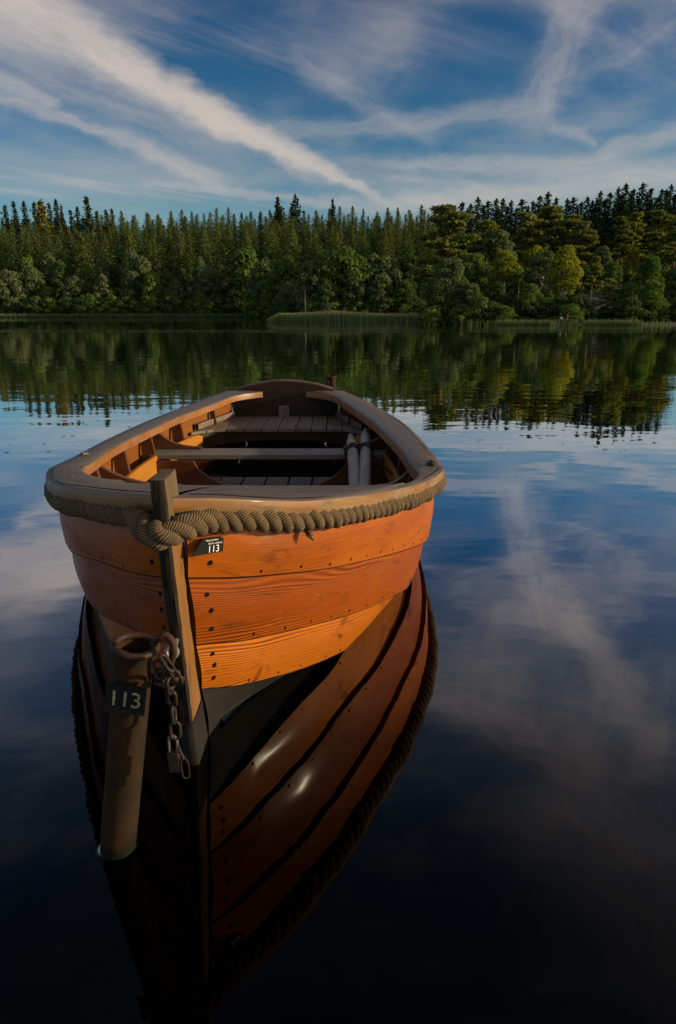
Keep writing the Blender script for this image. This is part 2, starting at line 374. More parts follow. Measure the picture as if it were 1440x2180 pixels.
M['black_iron'] = metal('black_chain_iron', (.035, .033, .032), (.05, .035, .025), .4, .3, .85, 90.)
M['brass'] = metal('padlock_brass', (.022, .019, .016), (.03, .02, .012), .5, .5, .4, 90.)
M['plate'] = flat('black_plate', (.010, .012, .012), .8, .3, spec=.08)
M['ink'] = flat('plate_grey_ink', (.20, .19, .14), .6, .1)
M['white_ink'] = flat('plate_white_ink', (.62, .58, .50), .6, .05)
M['bilge'] = flat('bilge_water', (.006, .006, .006), .03, .3)

def rope_mat():
    m_, t, b, out = mat('hemp_rope')
    uv = t.node('ShaderNodeUVMap', uv_map='grain').outputs[0]; x, y, z = t.xyz(uv)
    w1 = t.node('ShaderNodeTexWave', wave_type='BANDS', bands_direction='X'); t.put(w1.inputs['Vector'], t.comb(t.m('ADD', x, t.m('MULTIPLY', y, .25)), y, 0.)); t.put(w1.inputs['Scale'], .314/.0042); t.put(w1.inputs['Distortion'], 1.2); t.put(w1.inputs['Detail Scale'], 3.)
    n1 = t.noise(t.node('ShaderNodeTexCoord').outputs['Object'], 30., 6., .7); n2 = t.noise(t.node('ShaderNodeTexCoord').outputs['Object'], 5., 3., .6)
    f = t.m('ADD', t.m('MULTIPLY', w1.outputs['Fac'], .4), t.m('ADD', t.m('MULTIPLY', n1.outputs[0], .5), t.m('MULTIPLY', n2.outputs[0], .2)))
    t.put(b.inputs['Base Color'], t.ramp(t.rng(f, .25, .9), [(0., (.010, .0055, .002)), (.5, (.078, .045, .016)), (1., (.23, .15, .062))]))
    t.put(b.inputs['Roughness'], .95)
    bn = t.node('ShaderNodeBump'); t.put(bn.inputs['Strength'], .8); t.put(bn.inputs['Distance'], .003); t.put(bn.inputs['Height'], t.m('ADD', t.m('MULTIPLY', w1.outputs['Fac'], .55), t.m('MULTIPLY', n1.outputs[0], 1.6))); t.l.new(bn.outputs[0], b.inputs['Normal'])
    return m_
M['rope'] = rope_mat()

def water_mat():
    m_, t, b, out = mat('lake_water'); t.n.remove(b)
    pos = t.node('ShaderNodeNewGeometry').outputs['Position']; x, y, z = t.xyz(pos)
    n1 = t.noise(t.comb(t.m('MULTIPLY', x, .55), y, 0.), 1.1, 3., .5)
    n2 = t.noise(t.comb(t.m('MULTIPLY', x, .5), y, 3.), 5.5, 2., .5)
    n3 = t.noise(t.comb(t.m('MULTIPLY', x, .06), t.m('MULTIPLY', y, .16), 3.), 1.0, 2., .5)
    patch = t.rng(n3.outputs[0], .42, .66, .25, 1.)
    band = t.m('MULTIPLY', t.rng(y, 36., 38., smooth=True), t.rng(y, 47., 42., smooth=True))
    h = t.m('ADD', t.m('MULTIPLY', n1.outputs[0], .0065), t.m('MULTIPLY', t.m('MULTIPLY', n2.outputs[0], patch), .0013))
    h = t.m('ADD', h, t.m('MULTIPLY', t.m('MULTIPLY', t.noise(t.comb(x, y, 8.), 9., 2., .5).outputs[0], band), .010))
    bn = t.node('ShaderNodeBump'); t.put(bn.inputs['Strength'], 1.); t.put(bn.inputs['Distance'], 1.); t.put(bn.inputs['Height'], h)
    fr = t.node('ShaderNodeLayerWeight'); t.put(fr.inputs['Blend'], .5); t.l.new(bn.outputs[0], fr.inputs['Normal'])
    g_ = lambda q: (q, q, q)
    refl = t.ramp(fr.outputs['Facing'], [(0., g_(.004)), (.2, g_(.007)), (.37, g_(.032)), (.47, g_(.115)), (.593, g_(.36)), (.708, g_(.66)), (.80, g_(.83)), (1., g_(1.))], 'CARDINAL')
    gl = t.node('ShaderNodeBsdfGlossy'); t.put(gl.inputs['Roughness'], .0); t.put(gl.inputs['Color'], (.96, .97, 1.)); t.l.new(bn.outputs[0], gl.inputs['Normal'])
    tr = t.node('ShaderNodeBsdfTransparent'); t.put(tr.inputs[0], (.085, .060, .030))
    mx = t.node('ShaderNodeMixShader'); t.l.new(refl, mx.inputs[0]); t.l.new(tr.outputs[0], mx.inputs[1]); t.l.new(gl.outputs[0], mx.inputs[2]); t.l.new(mx.outputs[0], out.inputs[0])
    return m_
M['water'] = water_mat()

def land_mat():
    m_, t, b, out = mat('lake_bed_and_forest_floor')
    pos = t.node('ShaderNodeNewGeometry').outputs['Position']; x, y, z = t.xyz(pos)
    n1 = t.noise(pos, 3., 8., .7); n2 = t.noise(pos, 14., 5., .7); n3 = t.noise(pos, .4, 4., .6)
    bed = t.ramp(t.m('ADD', t.m('MULTIPLY', n1.outputs[0], .6), t.m('MULTIPLY', n2.outputs[0], .4)), [(.3, (.012, .010, .006)), (.55, (.05, .04, .022)), (.72, (.12, .095, .05))])
    floor_ = t.mix(n3.outputs[0], (.010, .016, .006), (.028, .036, .012))
    t.put(b.inputs['Base Color'], t.mix(t.rng(z, -.05, .05), bed, floor_)); t.put(b.inputs['Roughness'], .9)
    return m_
M['land'] = land_mat()
M['spruce'] = leafmat('spruce_needles', (.062, .095, .034), (.135, .165, .050), .35)
M['spruce_gold'] = leafmat('golden_conifer', (.12, .105, .018), (.20, .165, .03), 0.25)
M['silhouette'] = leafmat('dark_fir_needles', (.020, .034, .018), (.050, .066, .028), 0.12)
M['grey_leaf'] = leafmat('grey_green_leaves', (.070, .105, .048), (.135, .165, .075), .4)
M['green_leaf'] = leafmat('mid_green_leaves', (.065, .115, .030), (.135, .19, .045), .4)
M['dark_leaf'] = leafmat('dark_green_leaves', (.036, .070, .026), (.085, .125, .042), .35)
M['yellow_leaf'] = leafmat('yellow_green_leaves', (.11, .135, .016), (.22, .235, .03), .42)
M['bright_leaf'] = leafmat('bright_green_leaves', (.065, .12, .022), (.12, .19, .04), 0.4)
M['pine'] = leafmat('pine_needles', (.10, .13, .034), (.20, .21, .055), .4)
M['bark'] = flat('grey_bark', (.05, .042, .033), .9, .4, 3.)
M['pine_bark'] = flat('orange_pine_bark', (.16, .075, .035), .9, .4, 2.)
M['birch_bark'] = flat('pale_birch_bark', (.30, .28, .24), .8, .5, 2.)
M['reed'] = leafmat('reed_blades', (.12, .19, .09), (.22, .28, .13), .4, .2)
M['reed_dark'] = leafmat('dim_reed_blades', (.06, .10, .05), (.12, .16, .075), .35, .2)
M['reed_tip'] = leafmat('reed_tips', (.24, .25, .11), (.36, .35, .17), 0.35, .2)

# ------------------------------------------------------------------ ground, lake
SHORE = [(-500, 170), (-120, 163), (-76, 160), (-17, 158), (-5, 140), (3, 122), (6.6, 112), (8.3, 90), (8.6, 70), (9.8, 64), (14, 61), (30, 59), (80, 56), (500, 40)]
SX = np.array([p[0] for p in SHORE], float); SYy = np.array([p[1] for p in SHORE], float)
def shore_dist(X, Y):
    X = np.asarray(X, float); Y = np.asarray(Y, float); best = np.full(X.shape, 1e9)
    for (x0, y0), (x1, y1) in zip(SHORE[:-1], SHORE[1:]):
        dx, dy = x1-x0, y1-y0; tt = np.clip(((X-x0)*dx+(Y-y0)*dy)/(dx*dx+dy*dy), 0, 1)
        best = np.minimum(best, np.hypot(X-x0-tt*dx, Y-y0-tt*dy))
    return best*np.where(Y > np.interp(X, SX, SYy), 1, -1)
def land_z(X, Y):
    X = np.asarray(X, float); Y = np.asarray(Y, float)
    d = shore_dist(X, Y)
    up = np.where(d < 7, .05+d*.04, .33+(d-7)*.26); up = np.minimum(up, 21+np.clip((d-85)*.02, 0, 10))
    right = np.clip((X-5)/40, 0, 1)
    up = up*(1-right)+np.minimum(np.where(d < 5, .05+d*.05, .3+(d-5)*.16), 15)*right
    down = -np.minimum(.05+np.abs(d)*.2, 1.5)
    down = np.maximum(down, -np.clip(.42+np.maximum(Y-3, 0)*.05, .42, 1.5))
    return np.where(d > 0, up, down)
def gz(x, y): return float(land_z(np.array([x]), np.array([y]))[0])
def build_land():
    xs = np.unique(np.concatenate([np.linspace(-140, 140, 113), np.linspace(-4, 4, 33), np.linspace(5, 16, 23), [-4000, -1500, -600, -300, -200, 200, 300, 600, 1500, 4000]]))
    ys = np.unique(np.concatenate([np.linspace(-12, 12, 49), np.linspace(12, 280, 135), [-3000, -800, -200, -60, -25, 320, 400, 600, 1200, 4000]]))
    X, Y = np.meshgrid(xs, ys, indexing='ij'); Z = land_z(X, Y)
    r = np.random.RandomState(3); Z = Z+np.where(shore_dist(X, Y) < 0, r.uniform(-.04, .04, Z.shape)*(np.abs(X) < 20), 0)
    mb = MB()
    P = [[(X[i, j], Y[i, j], Z[i, j]) for j in range(len(ys))] for i in range(len(xs))]
    mb.grid([list(row)[::-1] for row in P], [[(0, 0)]*len(ys) for _ in xs])
    o = mb.build('terrain', M['land'], auto=0); tag(o, kind='structure')
build_land()

# ------------------------------------------------------------------ boat lines
def xc(Y): return -.335-.018*(Y-1.3)
CAPY = [1.285, 1.335, 1.40, 1.48, 1.567, 1.66, 1.777, 1.885, 1.977, 2.1, 2.22, 2.33, 2.48, 2.65, 2.9, 3.3, 3.95, 4.65, 5.3]
CAPB = {1: [.012, .08, .16, .24, .317, .377, .445, .507, .558, .618, .666, .707, .75, .775, .795, .80, .765, .64, .455],
        -1: [.012, .075, .145, .22, .295, .36, .425, .475, .52, .575, .625, .668, .72, .762, .79, .80, .765, .64, .455]}
CAPZ = {1: [.655, .642, .620, .595, .575, .556, .534, .516, .502, .484, .469, .457, .44, .418, .396, .385, .388, .40, .425],
        -1: [.655, .647, .634, .619, .603, .584, .559, .538, .518, .497, .478, .464, .444, .42, .398, .387, .382, .395, .425]}
def spline(xs, ys):
    """monotone-ish cubic (Catmull-Rom tangents) as a function"""
    xs = np.array(xs, float); ys = np.array(ys, float)
    mt = np.gradient(ys, xs)
    def f(x):
        x = min(max(x, xs[0]), xs[-1]); i = min(int(np.searchsorted(xs, x, 'right'))-1, len(xs)-2); i = max(i, 0)
        h = xs[i+1]-xs[i]; u = (x-xs[i])/h
        return float((2*u**3-3*u*u+1)*ys[i]+(u**3-2*u*u+u)*h*mt[i]+(-2*u**3+3*u*u)*ys[i+1]+(u**3-u*u)*h*mt[i+1])
    return f
capb = {s: spline(CAPY, CAPB[s]) for s in (1, -1)}; capz = {s: spline(CAPY, CAPZ[s]) for s in (1, -1)}
def cap_plan(s, inset=0., n=90, y0=1.285, y1=5.3):
    """points (x, y) along the outer edge of the gunwale moved inwards by inset"""
    out = []
    for i in range(n+1):
        Y = y0+(y1-y0)*(i/n)**1.5
        e = .01; db = (capb[s](Y+e)-capb[s](Y-e))/(min(Y+e, 5.3)-max(Y-e, 1.285))
        L = math.hypot(1, db); nb, ny = 1/L, -db/L      # outward normal in (b, Y)
        out.append((capb[s](Y)-nb*inset, Y-ny*inset, capz[s](Y)))
    return out
LINES = {
 1: [(1.349, .017, .4675), (1.5, .18, .422), (1.666, .309, .374), (1.85, .422, .329), (2.126, .56, .262), (2.339, .648, .213), (2.66, .712, .168), (3.0, .737, .145), (3.5, .742, .13), (4.1, .69, .14), (4.66, .57, .17), (5.3, .40, .22)],
 2: [(1.383, .017, .293), (1.45, .08, .274), (1.554, .162, .242), (1.677, .256, .209), (1.809, .336, .168), (1.955, .430, .135), (2.13, .519, .097), (2.253, .572, .066), (2.6, .645, .01), (3, .672, -.03), (3.5, .675, -.05), (4.1, .62, -.04), (4.66, .5, .0), (5.3, .34, .08)],
 3: [(1.411, .017, .166), (1.54, .110, .117), (1.668, .2, .073), (1.821, .306, .034), (2.0, .385, -.01), (2.3, .46, -.06), (3, .55, -.12), (4, .5, -.13), (4.66, .4, -.09), (5.3, .28, -.03)],
 4: [(1.47, .012, -.03), (1.7, .02, -.10), (2.2, .03, -.17), (3, .03, -.2), (4.5, .03, -.2), (5.3, .02, -.12)]}
p0 = cap_plan(1, .042)
LINES[0] = [(1.355, .017, capz[1](1.33)-.05)]+[(Y, b, z-.034) for b, Y, z in p0 if b > .03 and Y > 1.37][::4]
LINES[0][-1] = (5.3, .42, .39)
LF = {k: (L[0][0], spline([q[0] for q in L], [q[1] for q in L]), spline([q[0] for q in L], [q[2] for q in L])) for k, L in LINES.items()}
def narrow(s, Y):
    if s > 0: return 1., 0.
    Yc = max(Y-.07, 1.3)
    return min(1., (capb[-1](Yc))/(capb[1](Yc))), capz[-1](Yc)-capz[1](Yc)
def line_pt(k, s, Y):
    y0, fb, fz = LF[k]; r, dz = narrow(s, Y)
    return Vector((xc(Y)+s*max(fb(Y)*r, .012), Y, fz(Y)+dz*(1 if k < 2 else .5)))
def line_t(k, s, t_): y0 = LF[k][0]; return line_pt(k, s, y0+(5.3-y0)*t_)
def hull_b(s, Y, z, inner=.014):
    """half breadth of the inside of the planking at station Y, height z"""
    pts = [line_pt(k, s, Y) for k in range(5)]
    for a, b in zip(pts[:-1], pts[1:]):
        if a.z >= z >= b.z:
            u = (a.z-z)/max(a.z-b.z, 1e-6); return abs(a.x+(b.x-a.x)*u-xc(Y))-inner
    return abs((pts[0] if z > pts[0].z else pts[-1]).x-xc(Y))-inner

# ------------------------------------------------------------------ the boat
boat = thing('rowing_boat', (xc(3.2), 3.2, 0), 'varnished wooden rowing boat with a thick rope fender round its gunwale, moored bow first', 'rowing boat')
NT_ = 64
TS = [(i/NT_)**1.45 for i in range(NT_+1)]
def strake(k, s, mats, name, label=None, rivets=True):
    mb = MB(); NV = 6; rows_o, rows_i, UVo = [], [], []; dist = 0.; prev = None
    lat = []
    for t_ in TS:
        a = line_t(k, s, t_); b = line_t(k+1, s, t_)
        a2 = line_t(k, s, min(t_+.01, 1)); a1 = line_t(k, s, max(t_-.01, 0)); b2 = line_t(k+1, s, min(t_+.01, 1)); b1 = line_t(k+1, s, max(t_-.01, 0))
        tan = ((a2-a1)+(b2-b1)).normalized(); dn = (b-a); wd = dn.length; dn.normalize()
        nr = tan.cross(dn); nr.normalize()
        if nr.x*s < 0: nr = -nr
        if abs(nr.x) < .05 and nr.y > 0: nr = -nr
        mid = (a+b)/2
        if prev is not None: dist += (mid-prev).length
        prev = mid
        fade = min(1., t_/.03+.25)
        ro, ri, uo = [], [], []
        for j in range(NV+1):
            v = j/NV; ext = -.018 if k and j == 0 else (.004 if j == NV and k < 3 else 0.)
            p = a+(b-a)*v+dn*ext + nr*(.010*math.sin(math.pi*v)*min(1., wd/.15) + (.020*v*fade if k < 3 else .004*v))
            ro.append(p); ri.append(p-nr*.013); uo.append((dist, wd*v+k*.31+(s+1)*.77))
        rows_o.append(ro); rows_i.append(ri); UVo.append(uo); lat.append((nr, dn))
    if s > 0:
        mb.grid(rows_o, UVo); mb.cur = 1; mb.grid([r[::-1] for r in rows_i], [u[::-1] for u in UVo]); mb.cur = 0
        mb.grid([[o[-1], i[-1]] for o, i in zip(rows_o, rows_i)], [[u[-1], u[-1]] for u in UVo]); mb.grid([[i[0], o[0]] for o, i in zip(rows_o, rows_i)], [[u[0], u[0]] for u in UVo])
    else:
        mb.grid([r[::-1] for r in rows_o], [u[::-1] for u in UVo]); mb.cur = 1; mb.grid(rows_i, UVo); mb.cur = 0
        mb.grid([[i[-1], o[-1]] for o, i in zip(rows_o, rows_i)], [[u[-1], u[-1]] for u in UVo]); mb.grid([[o[0], i[0]] for o, i in zip(rows_o, rows_i)], [[u[0], u[0]] for u in UVo])
    if k < 3:      # dark bead that draws in the shadow line under the lap
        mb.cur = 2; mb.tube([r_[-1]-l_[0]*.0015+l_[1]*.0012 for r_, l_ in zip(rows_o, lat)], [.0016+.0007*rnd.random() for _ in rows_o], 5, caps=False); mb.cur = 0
    # fastenings: dark plugs by the stem, small nails along the lap, copper rivets inside
    def disc(p, n_, r_, h_, mi):
        mb.cur = mi; q = n_.to_track_quat('Z', 'Y').to_matrix()
        top = [p+q@Vector((r_*math.cos(a_*math.pi/4), r_*1.0*math.sin(a_*math.pi/4), h_)) for a_ in range(8)]
        bot = [p+q@Vector((r_*1.1*math.cos(a_*math.pi/4), r_*1.1*math.sin(a_*math.pi/4), -.001)) for a_ in range(8)]
        it = [mb.vert(x) for x in top]; ib = [mb.vert(x) for x in bot]; mb.face(it)
        for i in range(8): mb.face((ib[i], ib[(i+1) % 8], it[(i+1) % 8], it[i]))
        mb.cur = 0
    def surf(t_, v):
        x = np.interp(t_, TS, range(len(TS))); i = min(int(x), len(TS)-2); f = x-i; j = v*NV; jj = min(int(j), NV-1); g = j-jj
        e = lambda rows: (rows[i][jj]*(1-f)+rows[i+1][jj]*f)*(1-g)+(rows[i][jj+1]*(1-f)+rows[i+1][jj+1]*f)*g
        return e(rows_o), e(rows_i), lat[i][0]
    if rivets:
        for v in ((.28, .5, .78) if k else (.35, .8)):
            p, q, n_ = surf(.0065+rnd.random()*.001, v); disc(p, n_, .0064, .0007, 2)
        t_ = .03
        while t_ < .98:
            p, q, n_ = surf(t_, .93+rnd.uniform(-.01, .01)); disc(p, n_, .0030+rnd.random()*.0018, .0006, 2); disc(q, -n_, .004, .002, 3)
            t_ += .020+rnd.random()*.006 if t_ < .3 else .024
    o = mb.build(name, mats, boat, auto=35)
    if label: o['label'] = label
    return o
for s in (1, -1):
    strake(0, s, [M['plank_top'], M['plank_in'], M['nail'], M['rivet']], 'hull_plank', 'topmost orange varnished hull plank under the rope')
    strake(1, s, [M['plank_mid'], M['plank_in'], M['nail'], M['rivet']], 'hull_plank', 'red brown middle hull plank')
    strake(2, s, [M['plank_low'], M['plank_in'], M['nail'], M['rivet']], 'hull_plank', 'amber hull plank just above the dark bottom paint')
    strake(3, s, [M['bottom_paint'], M['dark_wood'], M['nail'], M['rivet']], 'hull_bottom', 'black painted bottom of the hull at the waterline', rivets=False)

# stem with its post head
SX0 = -.337
front = [(1.236, .706), (1.246, .62), (1.262, .50), (1.286, .35), (1.313, .18), (1.345, .0), (1.42, -.12)]
back = [(1.330, .697), (1.345, .62), (1.368, .50), (1.388, .35), (1.415, .18), (1.476, .0), (1.62, -.10)]
def stem_part(name, lo, hi, hw, mats, grow=0., jitter=.0):
    fi = lambda tab, z: float(np.interp(z, [q[1] for q in tab][::-1], [q[0] for q in tab][::-1]))
    mb = MB(); n = max(4, int((hi-lo)/.02)); rows, UV, rowsF = [], [], []
    for i in range(n+1):
        z = lo+(hi-lo)*i/n; f_, b_ = fi(front, z)-grow, fi(back, z)+grow
        j = lambda: rnd.uniform(-jitter, jitter)
        w = hw
        loop = [(SX0-w+j(), b_), (SX0-w+j(), f_+.006), (SX0-w+.005, f_+j()), (SX0, f_+j()), (SX0+w-.005, f_+j()), (SX0+w+j(), f_+.006), (SX0+w+j(), (f_+b_)/2), (SX0+w+j(), b_)]
        tilt = 0.02*(z-.3)
        rows.append([Vector((x-tilt*.15, y, z)) for x, y in loop])
        acc = 0.; u = []
        for q in range(len(loop)):
            if q: acc += math.dist(loop[q], loop[q-1])
            u.append((z, acc))
        UV.append(u)
    ids = [[mb.vert(p) for p in r_] for r_ in rows]; m_ = len(rows[0])
    for i in range(n):
        for j in range(m_):
            k = (j+1) % m_
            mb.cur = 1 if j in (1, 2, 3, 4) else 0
            mb.face((ids[i][j], ids[i][k], ids[i+1][k], ids[i+1][j]), [UV[i][j], UV[i][k] if k else (UV[i][j][0], UV[i][j][1]+.02), UV[i+1][k] if k else (UV[i+1][j][0], UV[i+1][j][1]+.02), UV[i+1][j]])
    mb.cur = 0; mb.face(ids[0][::-1], UV[0][::-1])
    ctr = sum((Vector(mb.v[q]) for q in ids[-1]), Vector())/m_ + Vector((0, 0, .002)); c = mb.vert(ctr)
    for j in range(m_): mb.face((ids[-1][j], ids[-1][(j+1) % m_], c), [UV[-1][j], UV[-1][(j+1) % m_], (hi, .05)])
    return mb.build(name, mats, boat, auto=50)
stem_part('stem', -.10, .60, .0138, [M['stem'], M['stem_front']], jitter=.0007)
stem_part('stem_head', .60, .701, .0146, [M['post_top'], M['stem_front']], .0015, jitter=.0012)
stem_part('stem_shoe', -.12, .125, .0165, [M['bottom_paint'], M['bottom_paint']], .002)

# gunwale cap: outer edge, inner edge and the broad bow deck
INN = {1: [(-.335, 1.905), (-.164, 1.91), (-.027, 1.911), (.11, 1.943), (.20, 2.03), (.245, 2.13), (.275, 2.27), (.289, 2.554), (.288, 3.179), (.215, 3.88), (.093, 4.539), (.0, 4.93), (-.06, 5.10), (-.17, 5.22), (-.245, 5.27)],
       -1: [(-.335, 1.905), (-.47, 1.945), (-.62, 2.02), (-.73, 2.10), (-.815, 2.218), (-.90, 2.36), (-.95, 2.48), (-1.009, 2.715), (-1.063, 3.257), (-.995, 4.14), (-.855, 4.75), (-.80, 4.95), (-.76, 5.08), (-.66, 5.2), (-.575, 5.26)]}
CAPT = .034
capm = MB()
def cap_side(s):
    N = 110
    outer = [Vector((xc(Y)+s*b, Y, z)) for b, Y, z in cap_plan(s, 0., N)]
    ic = smooth_curve([(x, y, 0) for x, y in INN[s]], 14)
    # resample inner by matching arc fraction after the bow deck corner
    L = [0.]
    for a, b in zip(ic[:-1], ic[1:]): L.append(L[-1]+(b-a).length)
    Lo = [0.]
    for a, b in zip(outer[:-1], outer[1:]): Lo.append(Lo[-1]+(b-a).length)
    rows, UV = [], []
    for i, po in enumerate(outer):
        fo = Lo[i]/Lo[-1]; fi_ = fo
        x = fi_*L[-1]; j = min(int(np.searchsorted(L, x, 'right'))-1, len(ic)-2); u = (x-L[j])/max(L[j+1]-L[j], 1e-6)
        pi = ic[j]+(ic[j+1]-ic[j])*u
        pi = Vector((pi.x, pi.y, capz[s](min(max(pi.y, 1.285), 5.3))*.5+capz[-s](min(max(pi.y, 1.285), 5.3))*.5 if pi.y < 2.05 else capz[s](min(pi.y, 5.3))))
        row, uv = [], []
        nrm = (po-pi); wd = nrm.length; nh = nrm.normalized(); r_ = .006
        K = 8
        # underside inner -> inner face -> top -> outer face -> underside outer
        prof = [pi+Vector((0, 0, -.044))+nh*.01, pi+Vector((0, 0, -.044)), pi+Vector((0, 0, -r_)), pi+nh*r_*.35+Vector((0, 0, -r_*.3)), pi+nh*r_]
        for q in range(1, K): prof.append(pi+(po-pi)*(q/K)+Vector((0, 0, .004*math.sin(math.pi*q/K))))
        prof += [po-nh*r_, po-nh*r_*.35+Vector((0, 0, -r_*.3)), po+Vector((0, 0, -r_)), po+Vector((0, 0, -CAPT+r_)), po-nh*r_+Vector((0, 0, -CAPT)), po-nh*.06*min(1, wd/.12)+Vector((0, 0, -CAPT))]
        acc = 0.
        for q, p in enumerate(prof):
            if q: acc += (p-prof[q-1]).length
            uv.append((Lo[i]+s*7, acc))
        uv = [(a_, v_ if q < 4 else v_-acc+5.) for q, (a_, v_) in enumerate(uv)]
        rows.append(prof); UV.append(uv)
    m_ = len(rows[0])
    ids = [[capm.vert(p) for p in r_] for r_ in rows]
    for i in range(N):
        for j in range(m_-1):
            capm.cur = 1 if j >= m_-5 and j <= m_-3 else (2 if j in (1,) else 0)
            f = (ids[i][j], ids[i][j+1], ids[i+1][j+1], ids[i+1][j]); u = [UV[i][j], UV[i][j+1], UV[i+1][j+1], UV[i+1][j]]
            if s > 0: f, u = f[::-1], u[::-1]
            capm.face(f[::-1], u[::-1])
    capm.cur = 0; capm.face(ids[-1] if s > 0 else ids[-1][::-1], UV[-1] if s > 0 else UV[-1][::-1])
cap_side(1); cap_side(-1)
capo = capm.build('gunwale', [M['cap'], M['cap_edge'], M['cap_in']], boat, auto=50)
capo['label'] = 'broad worn wooden gunwale running round the open boat'

mb = MB()
for s in (1, -1):
    mb.tube([Vector((xc(Y)+s*b, Y, z+.0016)) for b, Y, z in cap_plan(s, .022, 110) if b > .03][:88], .0011, 5, caps=False)
mb.build('cap_seam', M['nail'], boat)
# transom
mb = MB()
def trans_loop(y):
    Lp = []
    for k in range(0, 4): Lp.append(line_pt(k, -1, 5.3))
    Lp.append(Vector((xc(5.3), 5.3, -.13)))
    for k in range(3, -1, -1): Lp.append(line_pt(k, 1, 5.3))
    l0, r0 = line_pt(0, -1, 5.3), line_pt(0, 1, 5.3)
    for i in range(1, 16):
        u = i/16; x = r0.x+(l0.x-r0.x)*u; Lp.append(Vector((x, 5.3, r0.z+.02+.085*math.sin(math.pi*u)**.8)))
    return [Vector((p.x, y, p.z)) for p in Lp]
mb.prism(trans_loop(5.285), (0, .035, 0), grain=(1, 0, 0))
mb.build('transom', M['dark_wood'], boat, smooth=False, bevel=.003)
mb = MB()
pts = trans_loop(5.28)[9:]; mb.tube([p+Vector((0, .022, .004)) for p in pts], .012, 8); mb.build('transom_rail', M['cap'], boat)
mb = MB(); c = at(605, 880, 5.262); mb.box((c.x, 5.262, .272), (.082, .035, .085), grain=2); mb.build('sculling_block', M['grey_wood'], boat, bevel=.004)

# frames: sawn ribs against the planking
def rib(s, Y, depth=.055, thick=.026, ztop=None, zbot=.05, name='rib', m_=None):
    zt = (capz[s](Y)-.046) if ztop is None else ztop
    n = 9; outer, inner = [], []
    for i in range(n+1):
        z = zt+(zbot-zt)*i/n; b = hull_b(s, Y, z, .012); dd = depth*(.85+.35*i/n)
        outer.append(Vector((xc(Y)+s*b, Y, z))); inner.append(Vector((xc(Y)+s*(b-dd), Y, z)))
    mb = MB(); mb.prism([p-Vector((0, thick/2, 0)) for p in outer+inner[::-1]], (0, thick, 0), grain=(0, 0, 1))
    return mb.build(name, m_ or M['frame'], boat, smooth=False, bevel=.002)
RIBS = (2.42, 2.86, 3.33, 3.78, 4.27, 4.88)
for s in (1, -1):
    for Y in RIBS: rib(s, Y, .075 if Y < 4.8 else .04)
# risers carrying the thwarts
for s in (1, -1):
    mb = MB(); rows, UV = [], []
    for i in range(31):
        Y = 2.62+(4.52-2.62)*i/30; b = hull_b(s, Y, .17, .012)-.082; x = xc(Y)+s*b
        zt = .232-.02*math.exp(-((Y-4.52)/.05)**2); zb = .135+.03*math.exp(-((Y-4.52)/.05)**2); xo = x+s*.02
        rows.append([Vector((x, Y, zb)), Vector((x, Y, zt)), Vector((xo, Y, zt)), Vector((xo, Y, zb))]); UV.append([(Y, 0), (Y, .1), (Y, .12), (Y, .22)])
    mb.grid(rows if s < 0 else [r_[::-1] for r_ in rows], UV, True); mb.face([0, 1, 2, 3]); mb.face([len(mb.v)-4+q for q in (3, 2, 1, 0)])
    mb.build('riser', M['riser'], boat, smooth=False, bevel=.002)
# thwarts
def thwart(Y, w, z, name='thwart', m_=None):
    mb = MB(); b0 = hull_b(1, Y, z)-.03; b1 = hull_b(-1, Y, z)-.03; x0, x1 = xc(Y)-b1, xc(Y)+b0
    mb.box(((x0+x1)/2, Y, z), (x1-x0, w, .03)); return mb.build(name, m_ or M['grey_wood'], boat, smooth=False, bevel=.005)
thwart(3.86, .19, .222); thwart(2.92, .2, .232)
# thwart knees
def knee(s, Y, za, zb, reach, name='thwart_knee'):
    b = hull_b(s, Y, za, .012); top = []
    for i in range(13):
        u = i/12; x = b-.055-(reach-.055)*u; z = zb+.014+(za-zb-.014)*(1-u)**2.6; top.append((x, z))
    loop = [(b, za), *top, (b-reach, zb), (hull_b(s, Y, zb, .012), zb)]
    mb = MB(); mb.prism([Vector((xc(Y)+s*x, Y-.013, z)) for x, z in loop], (0, .026, 0), grain=(1, 0, 0)); mb.build(name, M['frame'], boat, smooth=False, bevel=.003)
for s in (1, -1):
    knee(s, 3.93, capz[s](3.93)-.05, .238, .30); knee(s, 2.97, capz[s](2.97)-.05, .248, .40 if s < 0 else .2)
    # web frame below the thwart
    Y = 3.74; mb = MB(); bo = hull_b(s, Y, .2, .012); cur = []
    for i in range(11):
        u = i/10; cur.append((.43-.26*u, .205-.175*u**.55))
    loop = [(bo, .205), *cur, (hull_b(s, Y, .03, .012), .03)]
    mb.prism([Vector((xc(Y)+s*x, Y, z)) for x, z in loop], (0, .026, 0), grain=(1, 0, 0)); mb.build('web_frame', M['frame'], boat, smooth=False, bevel=.003)
